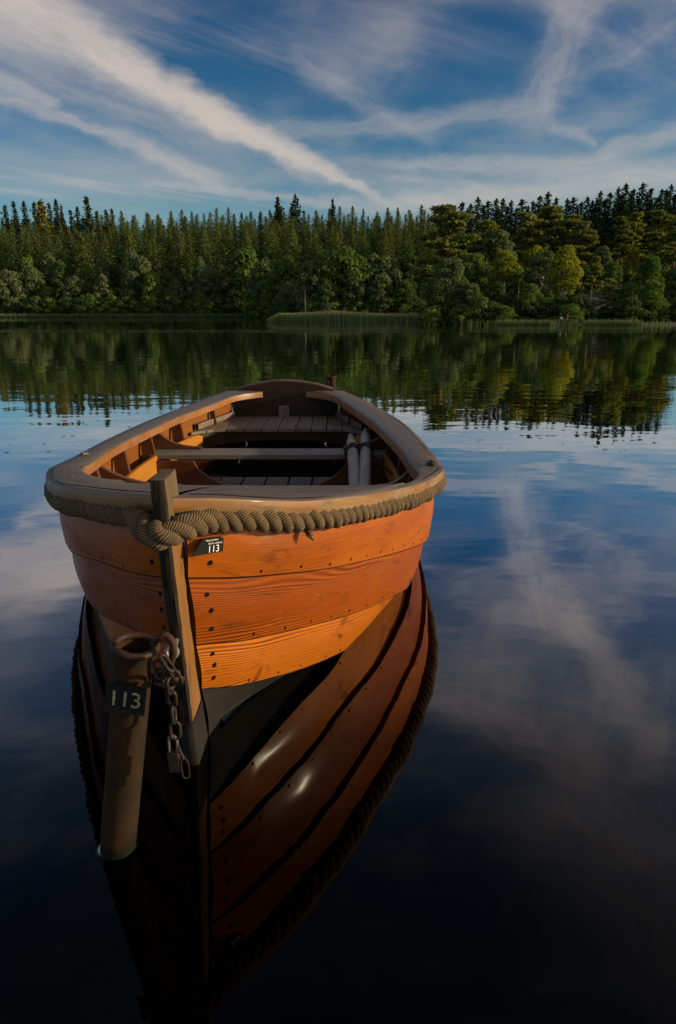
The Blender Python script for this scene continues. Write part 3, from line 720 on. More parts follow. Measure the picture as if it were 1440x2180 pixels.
# stern seat of fore-and-aft boards with curved side benches
edge = [(-.99, 4.52), (-.93, 4.60), (-.86, 4.66), (-.78, 4.68), (-.6, 4.675), (-.42, 4.67), (-.2, 4.68), (.0, 4.69), (.07, 4.67), (.14, 4.58), (.2, 4.48)]
ex = [e[0] for e in edge]; ey = [e[1] for e in edge]; SZ = .232
cuts = [-.985, -.90, -.775, -.65, -.53, -.415, -.295, -.185, -.08, .03, .18]
mb = MB()
for a, b in zip(cuts[:-1], cuts[1:]):
    n = 6; xs_ = [a+.003+(b-a-.006)*i/n for i in range(n+1)]
    def backy(x):
        s = 1 if x > xc(5) else -1; y = 5.272
        while y > 4.5 and abs(x-xc(y)) > hull_b(s, y, SZ, .016): y -= .02
        return y
    lo = [Vector((x, float(np.interp(x, ex, ey)), SZ+.0)) for x in xs_]; hi = [Vector((x, max(backy(x), float(np.interp(x, ex, ey))+.01), SZ)) for x in xs_]
    mb.prism([p-Vector((0, 0, .022)) for p in lo+hi[::-1]], (0, 0, .022+rnd.uniform(-.001, .001)), grain=(0, 1, 0))
mb.build('stern_seat', M['seat_wood'], boat, smooth=False, bevel=.003)
mb = MB(); lo = [Vector((x, float(np.interp(x, ex, ey))+.02, SZ-.024)) for x in np.linspace(-.93, .13, 24)]
dn = [p-Vector((0, 0, .055+.055*abs(math.cos(math.pi*(i/23-.5)*1.0))**.5*0+.05*(1-math.sin(math.pi*i/23)))) for i, p in enumerate(lo)]
mb.grid([lo, dn], [[(p.x, 0) for p in lo], [(p.x, .1) for p in dn]]); mb.grid([[p+Vector((0, .02, 0)) for p in dn], [p+Vector((0, .02, 0)) for p in lo]], [[(p.x, .1) for p in dn], [(p.x, 0) for p in lo]])
mb.grid([dn, [p+Vector((0, .02, 0)) for p in dn]], [[(p.x, .1) for p in dn]]*2)
mb.build('seat_front', M['dark_wood'], boat, smooth=False)
for s in (1, -1):           # cleats under the side edges of the stern seat
    mb = MB(); rows, UV = [], []
    for i in range(13):
        Y = 4.62+.62*i/12; x = xc(Y)+s*(hull_b(s, Y, SZ+.02, .014)-.012)
        rows.append([Vector((x+s*.010, Y, SZ+.004)), Vector((x+s*.010, Y, SZ+.042)), Vector((x-s*.010, Y, SZ+.042)), Vector((x-s*.010, Y, SZ+.004))]); UV.append([(Y, 0), (Y, .04), (Y, .06), (Y, .1)])
    mb.grid(rows, UV, True); mb.build('side_cleat', M['seat_wood'], boat, smooth=False)
# floorboards and bilge water
mb = MB()
for i in range(9):
    a = -.98+i*.138
    mb.box((a+.066, 3.55, .034), (.126, 1.0, .012), grain=1)
mb.build('floorboards', M['seat_wood'], boat, smooth=False, bevel=.002)
mb = MB(); n = 30
ring = [Vector((xc(Y)+hull_b(1, Y, .012, .004), Y, .012)) for Y in np.linspace(1.75, 5.27, n)]+[Vector((xc(Y)-hull_b(-1, Y, .012, .004), Y, .012)) for Y in np.linspace(5.27, 1.75, n)]
mb.face([mb.vert(p) for p in ring]); mb.build('bilge_water', M['bilge'], boat, smooth=False)
# oarlock sockets
for s, px, py, Y in ((-1, 197, 950, 2.93), (1, 918, 990, 2.60)):
    x = xc(Y)+s*(capb[s](Y)-.05); z = capz[s](Y)+.004
    mb = MB(); mb.box((x, Y, z+.001), (.03, .075, .005), grain=1)
    ring = [(x+.012*math.cos(a), Y+.018*math.sin(a), z+.012) for a in np.linspace(0, 2*math.pi, 16, endpoint=False)]
    mb.tube(ring, .005, 8, closed=True)
    for q in (-1, 1): mb.box((x, Y+q*.019, z+.010), (.012, .009, .018))
    mb.build('oarlock_socket', M['black_iron'] if s > 0 else M['steel'], boat, bevel=.001)
# rope fender: three twisted strands under the gunwale
def rope_path():
    Rp = [Vector((xc(Y)+b, Y, z-.049)) for b, Y, z in cap_plan(1, .016, 140) if b > .07]
    Lp = [Vector((xc(Y)-b, Y, z-.049)) for b, Y, z in cap_plan(-1, .020, 140) if b > .085]
    nose = [Vector((SX0-.034, 1.262, .600)), Vector((SX0, 1.228, .592)), Vector((SX0+.036, 1.263, .597))]
    return Lp[::-1]+nose+Rp
raw = rope_path(); L = [0.]
for a, b in zip(raw[:-1], raw[1:]): L.append(L[-1]+(b-a).length)
RL = L[-1]; NOSE = L[raw.index(next(p for p in raw if abs(p.x-SX0) < 1e-6 and abs(p.y-1.228) < 1e-6))]
def rp(d):
    j = min(int(np.searchsorted(L, d, 'right'))-1, len(raw)-2); j = max(j, 0); return raw[j]+(raw[j+1]-raw[j])*((d-L[j])/(L[j+1]-L[j]))
mb = MB(); PITCHR = .106; STEP = .0055; nst = int(RL/STEP)
for k in range(3):
    path, rad = [], []
    for i in range(nst+1):
        d = min(i*STEP, RL-1e-5); p = rp(d); tn = (rp(min(d+.02, RL-1e-5))-rp(max(d-.02, 0))).normalized()
        side = tn.cross(Vector((0, 0, 1))).normalized(); up = side.cross(tn)
        wob = .0016*math.sin(d*23+k*2)+.001*math.sin(d*57+k)
        big = 1-.06*math.exp(-((d-NOSE)/.038)**2)
        a = -2*math.pi*(d/PITCHR+k/3)
        path.append(p+(side*math.cos(a)+up*math.sin(a))*(.0142*big+wob)); rad.append((.0146+.0010*math.sin(d*31+k*3)+.0006*math.sin(d*83+k))*big)
    mb.tube(path, rad, 9)
    for q in range(420):
        i = rnd.randrange(4, nst-4); tn = (path[i+1]-path[i-1]).normalized(); n_ = Vector((rnd.gauss(0, 1), rnd.gauss(0, 1), rnd.gauss(0, 1))); n_ = (n_-tn*n_.dot(tn)).normalized()
        p = path[i]+n_*rad[i]*.95; e = p+(n_*rnd.uniform(.3, 1)+tn*rnd.uniform(-1, 1)+Vector((0, 0, -.3)))*rnd.uniform(.004, .011); w_ = tn.cross(n_)*.0005
        a_, b_, c_ = mb.vert(p-w_), mb.vert(p+w_), mb.vert(e); mb.face((a_, b_, c_))
ro = mb.build('rope_fender', M['rope'], boat, auto=0); ro['label'] = 'thick weathered three strand rope lashed under the gunwale'
# frayed scrap of rope below the fender
mb = MB(); q = Vector((xc(1.575)+.262, 1.535, .512)); mb.tube([q, q+Vector((.012, -.012, -.012)), q+Vector((.02, -.012, -.026))], [.006, .009, .002], 6); mb.build('rope_scrap', M['rope'], boat)
# ring bolt on the stem
RB = at(388, 1388, 1.235)
mb = MB(); pth = [Vector((SX0, 1.30, RB.z))+Vector((0, 0, 0)), Vector((SX0+.004, 1.25, RB.z))]; mb.tube(pth, .006, 8)
mb.tube([Vector((SX0+.004+.011*math.cos(a), 1.235+.004*math.sin(a), RB.z+.011*math.sin(a))) for a in np.linspace(0, 2*math.pi, 18, endpoint=False)], .0042, 8, closed=True)
eye = mb.build('eye_bolt', M['steel'], boat)
RC = at(383, 1418, 1.205)
mb = MB(); mb.tube([RC+Vector((.024*math.cos(a), .010*math.sin(a)*.6+.006*math.cos(a), .029*math.sin(a))) for a in np.linspace(0, 2*math.pi, 28, endpoint=False)], .0043, 8, closed=True)
mb.build('mooring_ring', M['iron'], eye)

# name plate on the bow plank
def text(body, size, m_, name, parent, M4, depth=.0006, shear=0., sp=1.):
    cu = bpy.data.curves.new(name, 'FONT'); cu.body = body; cu.size = size; cu.extrude = depth; cu.shear = shear; cu.align_x = 'CENTER'; cu.align_y = 'CENTER'; cu.space_character = sp
    cu.materials.append(m_); o = bpy.data.objects.new(name, cu); C.objects.link(o)
    o.parent = parent; o.matrix_parent_inverse = Matrix.Identity(4)
    par = Matrix.Identity(4); q = parent
    chain_ = []
    while q: chain_.append(q); q = q.parent
    for q in chain_[::-1]: par = par @ q.matrix_parent_inverse @ q.matrix_basis
    me = bpy.data.meshes.new_from_object(o); bpy.data.objects.remove(o); me.materials.clear(); me.materials.append(m_)
    o = bpy.data.objects.new(name, me); C.objects.link(o); o.parent = parent
    o.matrix_parent_inverse = par.inverted(); o.matrix_basis = M4
    return o
pl = [at(422, 1139, 1.365), at(473, 1141, 1.435)]
def on_plank(px, py):
    """point on the outer face of the top right plank seen at a photo pixel"""
    best = None
    for Y in np.linspace(1.3, 1.6, 301):
        p = at(px, py, Y); b = hull_b(1, Y, p.z, -.016)
        if p.x < xc(Y)+b: best = p if best is None else best; return p
    return p
pa, pb_, pc, pd = on_plank(424, 1146), on_plank(475, 1140), on_plank(465, 1174), on_plank(406, 1185)
ux = ((pb_-pa)+(pc-pd)).normalized(); uz = ((pa-pd)+(pb_-pc)); uz = (uz-ux*uz.dot(ux)).normalized(); un = ux.cross(uz)
if un.y > 0: un = -un
off = un*.008
cen0 = (pa+pb_+pc+pd)/4
pa, pb_, pc, pd = [q-un*((q-cen0).dot(un)) for q in (pa, pb_, pc, pd)]
mb = MB(); mb.prism([p+off for p in (pd, pc, pb_, pa)], un*.0025, grain=ux)
plate = mb.build('number_plate', M['plate'], boat, smooth=False); plate['label'] = 'small dark plate with a crown and the number 113 nailed to the bow plank'
cen = cen0+off+un*.0034
Bm = Matrix((ux, uz, un)).transposed().to_4x4()
def pm(a, b): return Matrix.Translation(cen+ux*a+uz*b) @ Bm
H_ = ((pa-pd)+(pb_-pc)).length/2; W_ = ((pb_-pa)+(pc-pd)).length/2
text('113', H_*.52, M['white_ink'], 'number', plate, pm(W_*.06, -H_*.22), shear=.2)
text('Naturstyrelsen', H_*.135, M['white_ink'], 'lettering', plate, pm(W_*.06, H_*.27), shear=.1)
text('Båd Nr. udlejning', H_*.125, M['white_ink'], 'lettering', plate, pm(W_*.17, H_*.09), shear=.1)
mb = MB(); cc = cen+ux*(-W_*.27)+uz*(H_*.14)
for q in (-2, -1, 0, 1, 2): mb.tube([cc+ux*(q*W_*.022), cc+ux*(q*W_*.045)+uz*(H_*(.24-.03*abs(q)))], [.0007, .0009], 6)
mb.tube([cc-ux*W_*.075-uz*H_*.05, cc+ux*W_*.075-uz*H_*.05], .0014, 6)
mb.build('crown_emblem', M['white_ink'], plate)
mb = MB(); q = Bm.to_3x3(); mb.lathe([(.0001, .002), (.0022, .0014), (.003, 0)], cen+ux*(-W_*.28)-uz*(H_*.24), 10, q); mb.build('screw', M['steel'], plate)

# ------------------------------------------------------------------ oars and their chain
def oar(name, tip, mid, bow_end, label, r0):
    t_ = thing(name, mid, label, 'oar', 'oars laid over the thwart')
    d = (mid-tip).normalized()
    mb = MB(); Ls = [0, .005, .07, .13, .17, .20, .26]; rs = [.010, .0165, .0185, .020, .024, .028, .029]
    p = [tip+d*l for l in Ls]+[mid, bow_end]; mb.tube(p, [r_*r0 for r_ in rs]+[.0295*r0, .026*r0], 16)
    mb.build('oar_loom', M['oar'], t_)
    b1 = bow_end; d2 = (bow_end-mid).normalized(); sd_ = d2.cross(Vector((0, 0, 1))).normalized(); up = sd_.cross(d2)
    mb = MB(); rows, UV = [], []
    for u, w in ((0, .022), (.06, .05), (.2, .062), (.42, .066), (.45, .05)):
        c = b1+d2*(u-.01); rows.append([c+sd_*w+up*.004, c+up*.012, c-sd_*w+up*.004, c-sd_*w-up*.004, c-up*.010, c+sd_*w-up*.004]); UV.append([(u, .02*i) for i in range(6)])
    mb.grid(rows, UV, True); mb.face([0, 1, 2, 3, 4, 5]); mb.face([len(mb.v)-1-i for i in range(6)]); mb.build('oar_blade', M['oar'], t_)
    return t_
tipA, midA = at(747, 928, 4.22), at(751, 985, 3.72); tipB, midB = at(779, 916, 4.30), at(778, 985, 3.72)
midA.z = max(midA.z, .266); midB.z = max(midB.z, .266)
endA = at(757, 1052, 3.05); endB = at(776, 1050, 3.05)
def ext(m_, e, Y): return m_+(e-m_)*((Y-m_.y)/(e.y-m_.y))
oar('oar', tipA, midA, ext(midA, endA, 2.5), 'grey wooden oar, the left and lower gripped one of the chained pair', 1.02)
oar('oar', tipB, midB, ext(midB, endB, 2.5), 'grey wooden oar with its grip standing higher, the one nearer the right gunwale', 1.05)

def chain_links(parent, path, link_len, wire, m_, name='link', width=.62, twist=0.):
    """links of wire threaded along a path of points; neighbouring links turned a quarter"""
    P = [Vector(p) for p in path]; Lc = [0.]
    for a, b in zip(P[:-1], P[1:]): Lc.append(Lc[-1]+(b-a).length)
    pitch = link_len-2.6*wire; n = max(1, int(Lc[-1]/pitch)); base = None
    hl, hw = link_len/2-wire, link_len*width/2-wire
    mb = MB(); pts = []
    for i in range(24):
        a = 2*math.pi*i/24; x, y = math.cos(a), math.sin(a); st = max(hl-hw, 0)
        pts.append((0 + math.copysign(st, x)*(abs(x) > 1e-6)+hw*x if abs(x) > .02 else 0, hw*y, 0))
    mb.tube(pts, wire, 7, closed=True)
    for i in range(n):
        d = (i+.5)*Lc[-1]/n; j = min(int(np.searchsorted(Lc, d, 'right'))-1, len(P)-2)
        p = P[j]+(P[j+1]-P[j])*((d-Lc[j])/max(Lc[j+1]-Lc[j], 1e-6)); tn = (P[j+1]-P[j]).normalized()
        ref = Vector((0, 1, .2)); s1 = tn.cross(ref).normalized(); s2 = tn.cross(s1)
        a = twist+(math.pi/2 if i % 2 else 0)+rnd.uniform(-.25, .25); w1 = s1*math.cos(a)+s2*math.sin(a); w2 = tn.cross(w1)
        if base is None: o = mb.build(name, m_, None, auto=0); base = o
        else: o = base.copy(); C.objects.link(o)
        o.parent = parent
        o.matrix_parent_inverse = Matrix.Translation(parent.location).inverted()
        o.matrix_basis = Matrix.Translation(p) @ Matrix((tn, w1, w2)).transposed().to_4x4()
def coil(c, axis, r, turns, rise, n=20, a0=0.):
    axis = axis.normalized(); s1 = axis.orthogonal().normalized(); s2 = axis.cross(s1)
    return [c+axis*(rise*i/n)+(s1*math.cos(a0+2*math.pi*i/n)+s2*math.sin(a0+2*math.pi*i/n))*r for i in range(int(turns*n)+1)]
axA, axB = (midA-tipA), (midB-tipB)
def on_axis(t0, m_, px): return t0+(m_-t0)*px
cA = on_axis(tipA, midA, .95); cB = on_axis(tipB, midB, .93)
oc = thing('oar_chain', (cA+cB)/2, 'black chain lashing the two grey oars together and running to the right side', 'chain')
pth = coil(cA, axA, .037, 2.0, .035, a0=1.)+[(cA*.6+cB*.4)+Vector((0, -.03, .035))]+coil(cB, axB, .037, 2.0, .035, a0=2.)
RE = Vector((xc(3.33)+hull_b(1, 3.33, .2)-.07, 3.36, .21))
pth += [cB+(RE-cB)*f+Vector((0, 0, .03*(1-f)-.02*math.sin(math.pi*f))) for f in (.1, .3, .5, .7, .9, 1.)]
chain_links(oc, pth, .036, .0042, M['black_iron'])

# ------------------------------------------------------------------ mooring post by the bow
def mooring_post(name, foot, top, r, label, plate_=True, near=True):
    t_ = thing(name, foot, label, 'mooring post', 'steel mooring posts')
    ax = (top-foot); Lp = ax.length; q = ax.to_track_quat('Z', 'Y').to_matrix()
    mb = MB(); mb.lathe([(r*.98, -.5), (r*.98, 0), (r, .02), (r, Lp*.5), (r*1.02, Lp-.03), (r*1.12, Lp-.012)], foot, 40, q); mb.lathe([(r*.98, Lp-.008), (r*.9, Lp-.03), (r*.88, Lp-.35), (.001, Lp-.36)], foot, 40, q)
    mb.build('pipe', M['pipe'], t_)
    mb = MB(); ctr = foot+ax.normalized()*(Lp-.006)
    mb.tube([ctr+q@Vector((r*1.10*math.cos(a), r*1.10*math.sin(a), .0012*math.sin(3*a))) for a in np.linspace(0, 2*math.pi, 44, endpoint=False)], .0068, 10, closed=True)
    mb.build('rim', M['rod'], t_)
    return t_, q, ctr
foot = at(251, 1806, 1.09); foot.z = 0; topc = at(288, 1369, 1.085)
post, pq, ptop = mooring_post('mooring_post', foot, topc, .0335, 'rusty steel pipe post with a black 113 sign, standing in the water before the bow')
def near_pt(px, py, dy=0.): return at(px, py, 1.085+dy)
hook = smooth_curve([near_pt(326, 1372, -.012), near_pt(340, 1357, -.02), near_pt(352, 1352, -.02), near_pt(366, 1364, -.02), near_pt(369, 1388, -.02), near_pt(363, 1416, -.015), near_pt(350, 1437, -.008), near_pt(328, 1441, 0)], 8)
mb = MB(); mb.tube(hook, .0062, 10); mb.build('hook', M['rod'], post)
ns = near_pt(281, 1466, 0); axd = (ptop-foot).normalized(); fwd = (Vector((0, -1, 0))-axd*axd.dot(Vector((0, -1, 0)))).normalized(); sx = axd.cross(fwd)*-1
if sx.x < 0: sx = -sx
onax = foot+axd*((ns-foot).dot(axd))
pcx = onax+fwd*.0365
mb = MB(); a, b, c, d = (at(236, 1433, 1.05), at(326, 1430, 1.05), at(322, 1499, 1.05), at(232, 1502, 1.05))
hw, hh = .0355, .0285
Mp = Matrix((sx, fwd, axd)).transposed()
mb.box(pcx, (hw*2, .003, hh*2), Mp, grain=0)
sign = mb.build('number_sign', M['plate'], post, smooth=False, bevel=.0006)
B4 = Matrix((sx, axd, -fwd*-1)).transposed().to_4x4()
text('113', .043, M['ink'], 'number', sign, Matrix.Translation(pcx+fwd*.0022) @ B4, sp=.9)
for zz in (.0225, -.0225):
    mb = MB(); mb.lathe([(.0001, .0026), (.002, .0022), (.0031, .0014), (.0034, 0)], pcx+fwd*.0015+axd*zz, 12, Matrix((sx, axd, fwd)).transposed()); mb.build('screw', M['steel'], sign)
# far post behind the transom
f2 = at(712, 900, 5.62); f2.z = 0.; t2 = at(705.5, 800, 5.6)
f2.x = t2.x+.02
fp, fq, ftop = mooring_post('mooring_post', f2, t2, .036, 'plain dark steel pipe post rising behind the stern of the boat')
mb = MB(); lc = ftop+Vector((-.036, -.03, -.055)); mb.tube([lc+Vector((.018*math.cos(a), -.004, .03*math.sin(a))) for a in np.linspace(0, 2*math.pi, 18, endpoint=False)], .0055, 8, closed=True); mb.build('hook', M['rod'], fp)

# ------------------------------------------------------------------ mooring chain and padlock
mc = thing('mooring_chain', near_pt(360, 1430, .02), 'rusty chain knotted round the hook of the 113 post and hanging beside the stem', 'chain')
knot = [near_pt(*q) for q in ((388, 1422, .09), (376, 1440, .07), (360, 1452, .0), (345, 1440, -.045), (338, 1418, -.05), (346, 1402, -.045), (356, 1412, -.05), (366, 1428, -.05), (376, 1446, -.045), (366, 1458, -.05), (350, 1456, -.045), (340, 1446, -.045), (348, 1432, -.05), (358, 1440, -.055), (362, 1462, -.05), (366, 1490, -.04), (370, 1520, -.04), (373, 1550, -.04), (375, 1572, -.04))]
knot[0] = RC+Vector((0, -.004, -.028))
chain_links(mc, smooth_curve(knot, 6), .040, .0033, M['iron'], width=.58)
lock = thing('padlock', near_pt(374, 1600, -.04), 'small dark padlock hanging from the end of the mooring chain', 'padlock')
lc = near_pt(372, 1621, -.04)
mb = MB(); mb.box(lc, (.022, .013, .040), Matrix.Rotation(R(-3), 3, 'Y')); mb.build('lock_body', M['brass'], lock, bevel=.0025)
sh = [lc+Vector((x, 0, z)) for x, z in ((-.007, .018), (-.007, .044), (-.0045, .051), (0, .053), (.0045, .051), (.007, .044), (.007, .018))]
mb = MB(); mb.tube(smooth_curve(sh, 4), .0026, 8); mb.build('shackle', M['steel'], lock)
lp = thing('loose_link', near_pt(392, 1630, -.04), 'long thin open wire link dangling beside the padlock', 'chain link')
a0 = near_pt(378, 1577, -.04)
mb = MB(); mb.tube(smooth_curve([a0, near_pt(386, 1600, -.04), near_pt(393, 1613, -.04), near_pt(401, 1625, -.04), near_pt(404, 1655, -.04)], 6), .0015, 7)
mb.tube(smooth_curve([a0+Vector((-.002, 0, -.004)), near_pt(390, 1615, -.045), near_pt(386, 1620, -.045), near_pt(388, 1645, -.045), near_pt(393, 1656, -.042), near_pt(404, 1655, -.04)], 6), .0015, 7)
mb.build('wire', M['iron'], lp)

# ------------------------------------------------------------------ lake surface with the little rise of water along the hull
mb = MB()
xs = [-4000, -300, -60, -20, -8, -3, 3, 8, 20, 60, 300, 4000]; ys = [-3000, -200, -20, -4, 0, 6, 12, 30, 60, 170, 600, 4000]
mb.grid([[(x, y, 0.) for y in ys] for x in xs], [[(0, 0)]*len(ys) for _ in xs])
def meniscus(pts, outw, h=.0085, w=.011):
    rows = []
    for p, n_ in zip(pts, outw):
        rows.append([p+n_*(w*u)+Vector((0, 0, h*(1-u)**2.2+.0006)) for u in (-.3, 0, .2, .45, .7, 1.)])
    mb.grid(rows, [[(0, 0)]*6 for _ in rows])
for s in (1, -1):
    pts, nn = [], []
    Ys = [1.51+(4.9-1.51)*(i/70)**1.3 for i in range(71)]
    for Y in Ys: pts.append(Vector((xc(Y)+s*(hull_b(s, Y, .0, -.016)), Y, 0)))
    for i in range(len(pts)):
        tn = (pts[min(i+1, 70)]-pts[max(i-1, 0)]).normalized(); n_ = Vector((tn.y, -tn.x, 0)); n_ = n_ if n_.x*s > 0 else -n_; nn.append(n_)
    meniscus(pts[::-1], nn[::-1]) if s > 0 else meniscus(pts, nn)
ang = np.linspace(0, 2*math.pi, 33)
meniscus([Vector((foot.x+.033*math.cos(a), foot.y+.033*math.sin(a), 0)) for a in ang], [Vector((math.cos(a), math.sin(a), 0)) for a in ang], .0045, .008)
tag(mb.build('lake', M['water'], auto=0), kind='structure')

# ------------------------------------------------------------------ trees
def cards(mb, P, N, size, rs, asp=1.6, jit=.75):
    """one small leaf-clump face per point, turned roughly towards N"""
    n = len(P); a = rs.normal(size=(n, 3)); nn = N+rs.normal(size=(n, 3))*jit
    nn /= np.linalg.norm(nn, axis=1)[:, None]
    t1 = np.cross(nn, a); t1 /= np.linalg.norm(t1, axis=1)[:, None]; t2 = np.cross(nn, t1)
    sz = size*(.6+.8*rs.rand(n))[:, None]
    V = np.stack([P-t1*sz*.5*asp, P+t2*sz*.5, P+t1*sz*.5*asp, P-t2*sz*.5], 1).reshape(-1, 3)
    base = len(mb.v); mb.v.extend(map(tuple, V))
    for i in range(n): mb.f.append((base+4*i, base+4*i+1, base+4*i+2, base+4*i+3)); mb.uv.append([(0, 0)]*4); mb.mi.append(0)
def crown_mesh(name, mb, m_):
    me = bpy.data.meshes.new(name); me.from_pydata(mb.v, [], mb.f); me.materials.append(m_); me.update(); return me
def trunk_mesh(name, paths, m_):
    mb = MB()
    for p, r_ in paths: mb.tube(p, r_, 6, caps=False)
    me = bpy.data.meshes.new(name); me.from_pydata(mb.v, [], mb.f); me.materials.append(m_); me.polygons.foreach_set('use_smooth', [True]*len(me.polygons)); me.update(); return me
def broadleaf(seed, m_, bark, nb=20, per=150, card=.045, wid=.34, low=.14, dome=1.0, lean=.03, clump=.13):
    """unit-height tree"""
    rs = np.random.RandomState(seed); mb = MB(); paths = []
    top = np.array([rs.normal()*lean, rs.normal()*lean, .9])
    tp = [Vector((0, 0, -.06)), Vector((top[0]*.2, top[1]*.2, .25)), Vector((top[0]*.6, top[1]*.6, .55)), Vector(top)]
    paths.append((smooth_curve(tp, 4), list(np.linspace(.022, .004, 13))))
    for i in range(nb):
        h = low+(1-low)*((i+.5)/nb)**.85*.95; rr = wid*math.sin(math.pi*min(1, (h-low*.6)/(1-low*.6))**(.75*dome))**.8
        a = i*2.4+rs.rand()*.9; r_ = rr*(.35+.6*rs.rand()); c = np.array([math.cos(a)*r_+top[0]*h, math.sin(a)*r_+top[1]*h, h-.04])
        cr = np.array([clump*(.75+.6*rs.rand()), clump*(.75+.6*rs.rand()), clump*(.6+.4*rs.rand())])
        d = rs.normal(size=(per, 3)); d /= np.linalg.norm(d, axis=1)[:, None]; d[:, 2] = np.where(rs.rand(per) < .45, np.abs(d[:, 2]), d[:, 2])
        rad = (.35+.65*rs.rand(per)**.45)[:, None]
        cards(mb, c+d*cr*rad, d, card, rs, 1.35, .42)
        paths.append(([Vector((top[0]*h*.7, top[1]*h*.7, max(h-.18, .1))), Vector(c*.6+np.array([0, 0, h*.4-.04])), Vector(c)], [.008, .005, .002]))
    return crown_mesh('crown', mb, m_), trunk_mesh('trunk', paths, bark)
def spruce(seed, m_, levels=30, wid=.13, card=.03, low=.10, droop=.35, gap=.15, power=.9, spire=.92):
    rs = np.random.RandomState(seed); mb = MB()
    P, N = [], []
    for i in range(levels):
        h = low+(1-low)*(i/levels)**.95; Lr = wid*(min(1., (1-h)/spire)**power)*(.8+.4*rs.rand())+.004
        nbr = 9 if h < .7 else 6; a0 = rs.rand()*6.28
        for k in range(nbr):
            if rs.rand() < gap: continue
            a = a0+k*6.283/nbr+rs.normal()*.2; l = Lr*(.65+.55*rs.rand()); n = max(3, int(l/.014))
            for q in range(n):
                u = (q+.6)/n; z = h-droop*l*u+.25*l*u*u+rs.normal()*.004
                P.append((math.cos(a)*l*u+rs.normal()*.006, math.sin(a)*l*u+rs.normal()*.006, z)); N.append((math.cos(a)*.5, math.sin(a)*.5, .8))
    for z in np.linspace(.9, 1.0, 7): P.append((rs.normal()*.002, rs.normal()*.002, z)); N.append((1, 0, .2))
    cards(mb, np.array(P), np.array(N), card, rs, 1.9)
    return crown_mesh('crown', mb, m_), trunk_mesh('trunk', [([Vector((0, 0, -.05)), Vector((0, 0, .5)), Vector((0, 0, .99))], [.014, .009, .002])], M['bark'])
def pine(seed, m_, nb=15, per=190, card=.03, wid=.25, low=.36, bark=None):
    rs = np.random.RandomState(seed); mb = MB(); paths = []
    ln = rs.normal(size=2)*.04
    paths.append((smooth_curve([Vector((0, 0, -.05)), Vector((ln[0]*.3, ln[1]*.3, .35)), Vector((ln[0]*.9, ln[1]*.9, .7)), Vector((ln[0], ln[1], .97))], 4), list(np.linspace(.019, .004, 13))))
    for i in range(nb):
        h = low+(1-low)*(i+.6)/nb; env = wid*(1-.75*((h-low)/(1-low))**1.8)*(.65+.5*rs.rand()); a = i*2.4+rs.rand()
        for q in (.45, .95):
            c = np.array([ln[0]*h+math.cos(a)*env*q, ln[1]*h+math.sin(a)*env*q, h+.03*q*rs.normal()])
            n = int(per*(.7 if q < .5 else 1)); d = rs.normal(size=(n, 3)); d /= np.linalg.norm(d, axis=1)[:, None]
            cr = np.array([.11, .11, .024])*(.75+.5*rs.rand()); cards(mb, c+d*cr*(rs.rand(n)**.4)[:, None], d*.4+np.array([0, 0, .7]), card, rs, 1.5)
        paths.append(([Vector((ln[0]*h*.9, ln[1]*h*.9, h-.05)), Vector((ln[0]*h+math.cos(a)*env*.9, ln[1]*h+math.sin(a)*env*.9, h-.01))], [.006, .002]))
    for k in range(3):
        c = np.array([ln[0]+rs.normal()*.03, ln[1]+rs.normal()*.03, .93+.025*k]); d = rs.normal(size=(per//2, 3)); d /= np.linalg.norm(d, axis=1)[:, None]
        cards(mb, c+d*np.array([.06-.012*k, .06-.012*k, .03])*(rs.rand(per//2)**.4)[:, None], d*.4+np.array([0, 0, .7]), card, rs, 1.5)
    return crown_mesh('crown', mb, m_), trunk_mesh('trunk', paths, bark or M['pine_bark'])

SPR = [spruce(s, M['spruce'], 54, w, .0135, .08, .45, .06, .85, .36) for s, w in ((1, .105), (2, .115), (3, .095), (4, .125))]
GOLD = [spruce(9, M['spruce_gold'], 26, .16, .036, .06, .2, .1, .6)]
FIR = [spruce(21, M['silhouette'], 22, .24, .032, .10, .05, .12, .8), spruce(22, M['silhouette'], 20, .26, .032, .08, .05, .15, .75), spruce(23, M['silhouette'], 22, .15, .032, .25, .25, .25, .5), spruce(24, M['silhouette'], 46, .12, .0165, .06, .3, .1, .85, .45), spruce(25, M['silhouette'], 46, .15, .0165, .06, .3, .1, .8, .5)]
FARB = {k: [broadleaf(100+i*7+j, M[k], M['bark'], 24, 190, .036, .30+.05*j, .08) for j in range(3)] for i, k in enumerate(('grey_leaf', 'green_leaf', 'dark_leaf'))}
FARB['yellow_leaf'] = [broadleaf(150, M['yellow_leaf'], M['bark'], 20, 130, .05, .32, .1)]
NEARB = {k: [broadleaf(200+i*7+j, M[k], M['birch_bark'] if k in ('yellow_leaf', 'grey_leaf') else M['bark'], 30, 240, .026, .30+.06*j, .16+.05*j, clump=.105) for j in range(2)] for i, k in enumerate(('grey_leaf', 'green_leaf', 'dark_leaf', 'yellow_leaf', 'bright_leaf'))}
BIRCH = broadleaf(260, M['yellow_leaf'], M['birch_bark'], 22, 220, .026, .22, .42, clump=.10)
PINES = [pine(s, M['pine']) for s in (31, 32, 33, 34)]
BUSH = {k: broadleaf(300+i, M[k], M['bark'], 12, 170, .07, .55, .0, .8, clump=.26) for i, k in enumerate(('dark_leaf', 'bright_leaf', 'green_leaf'))}
ntree = [0]
def plant(name, meshes, x, y, h, w=None, label=None, cat='tree', group=None, z=None, rz=None, parts=True):
    z = gz(x, y) if z is None else z; w = w or h
    o = thing(name, (x, y, z), label, cat, group); o.rotation_euler.z = rnd.random()*6.28 if rz is None else rz; o.scale = (w, w, h)
    for me in meshes:
        c = bpy.data.objects.new(me.name.split('.')[0], me); C.objects.link(c); c.parent = o
    ntree[0] += 1; return o

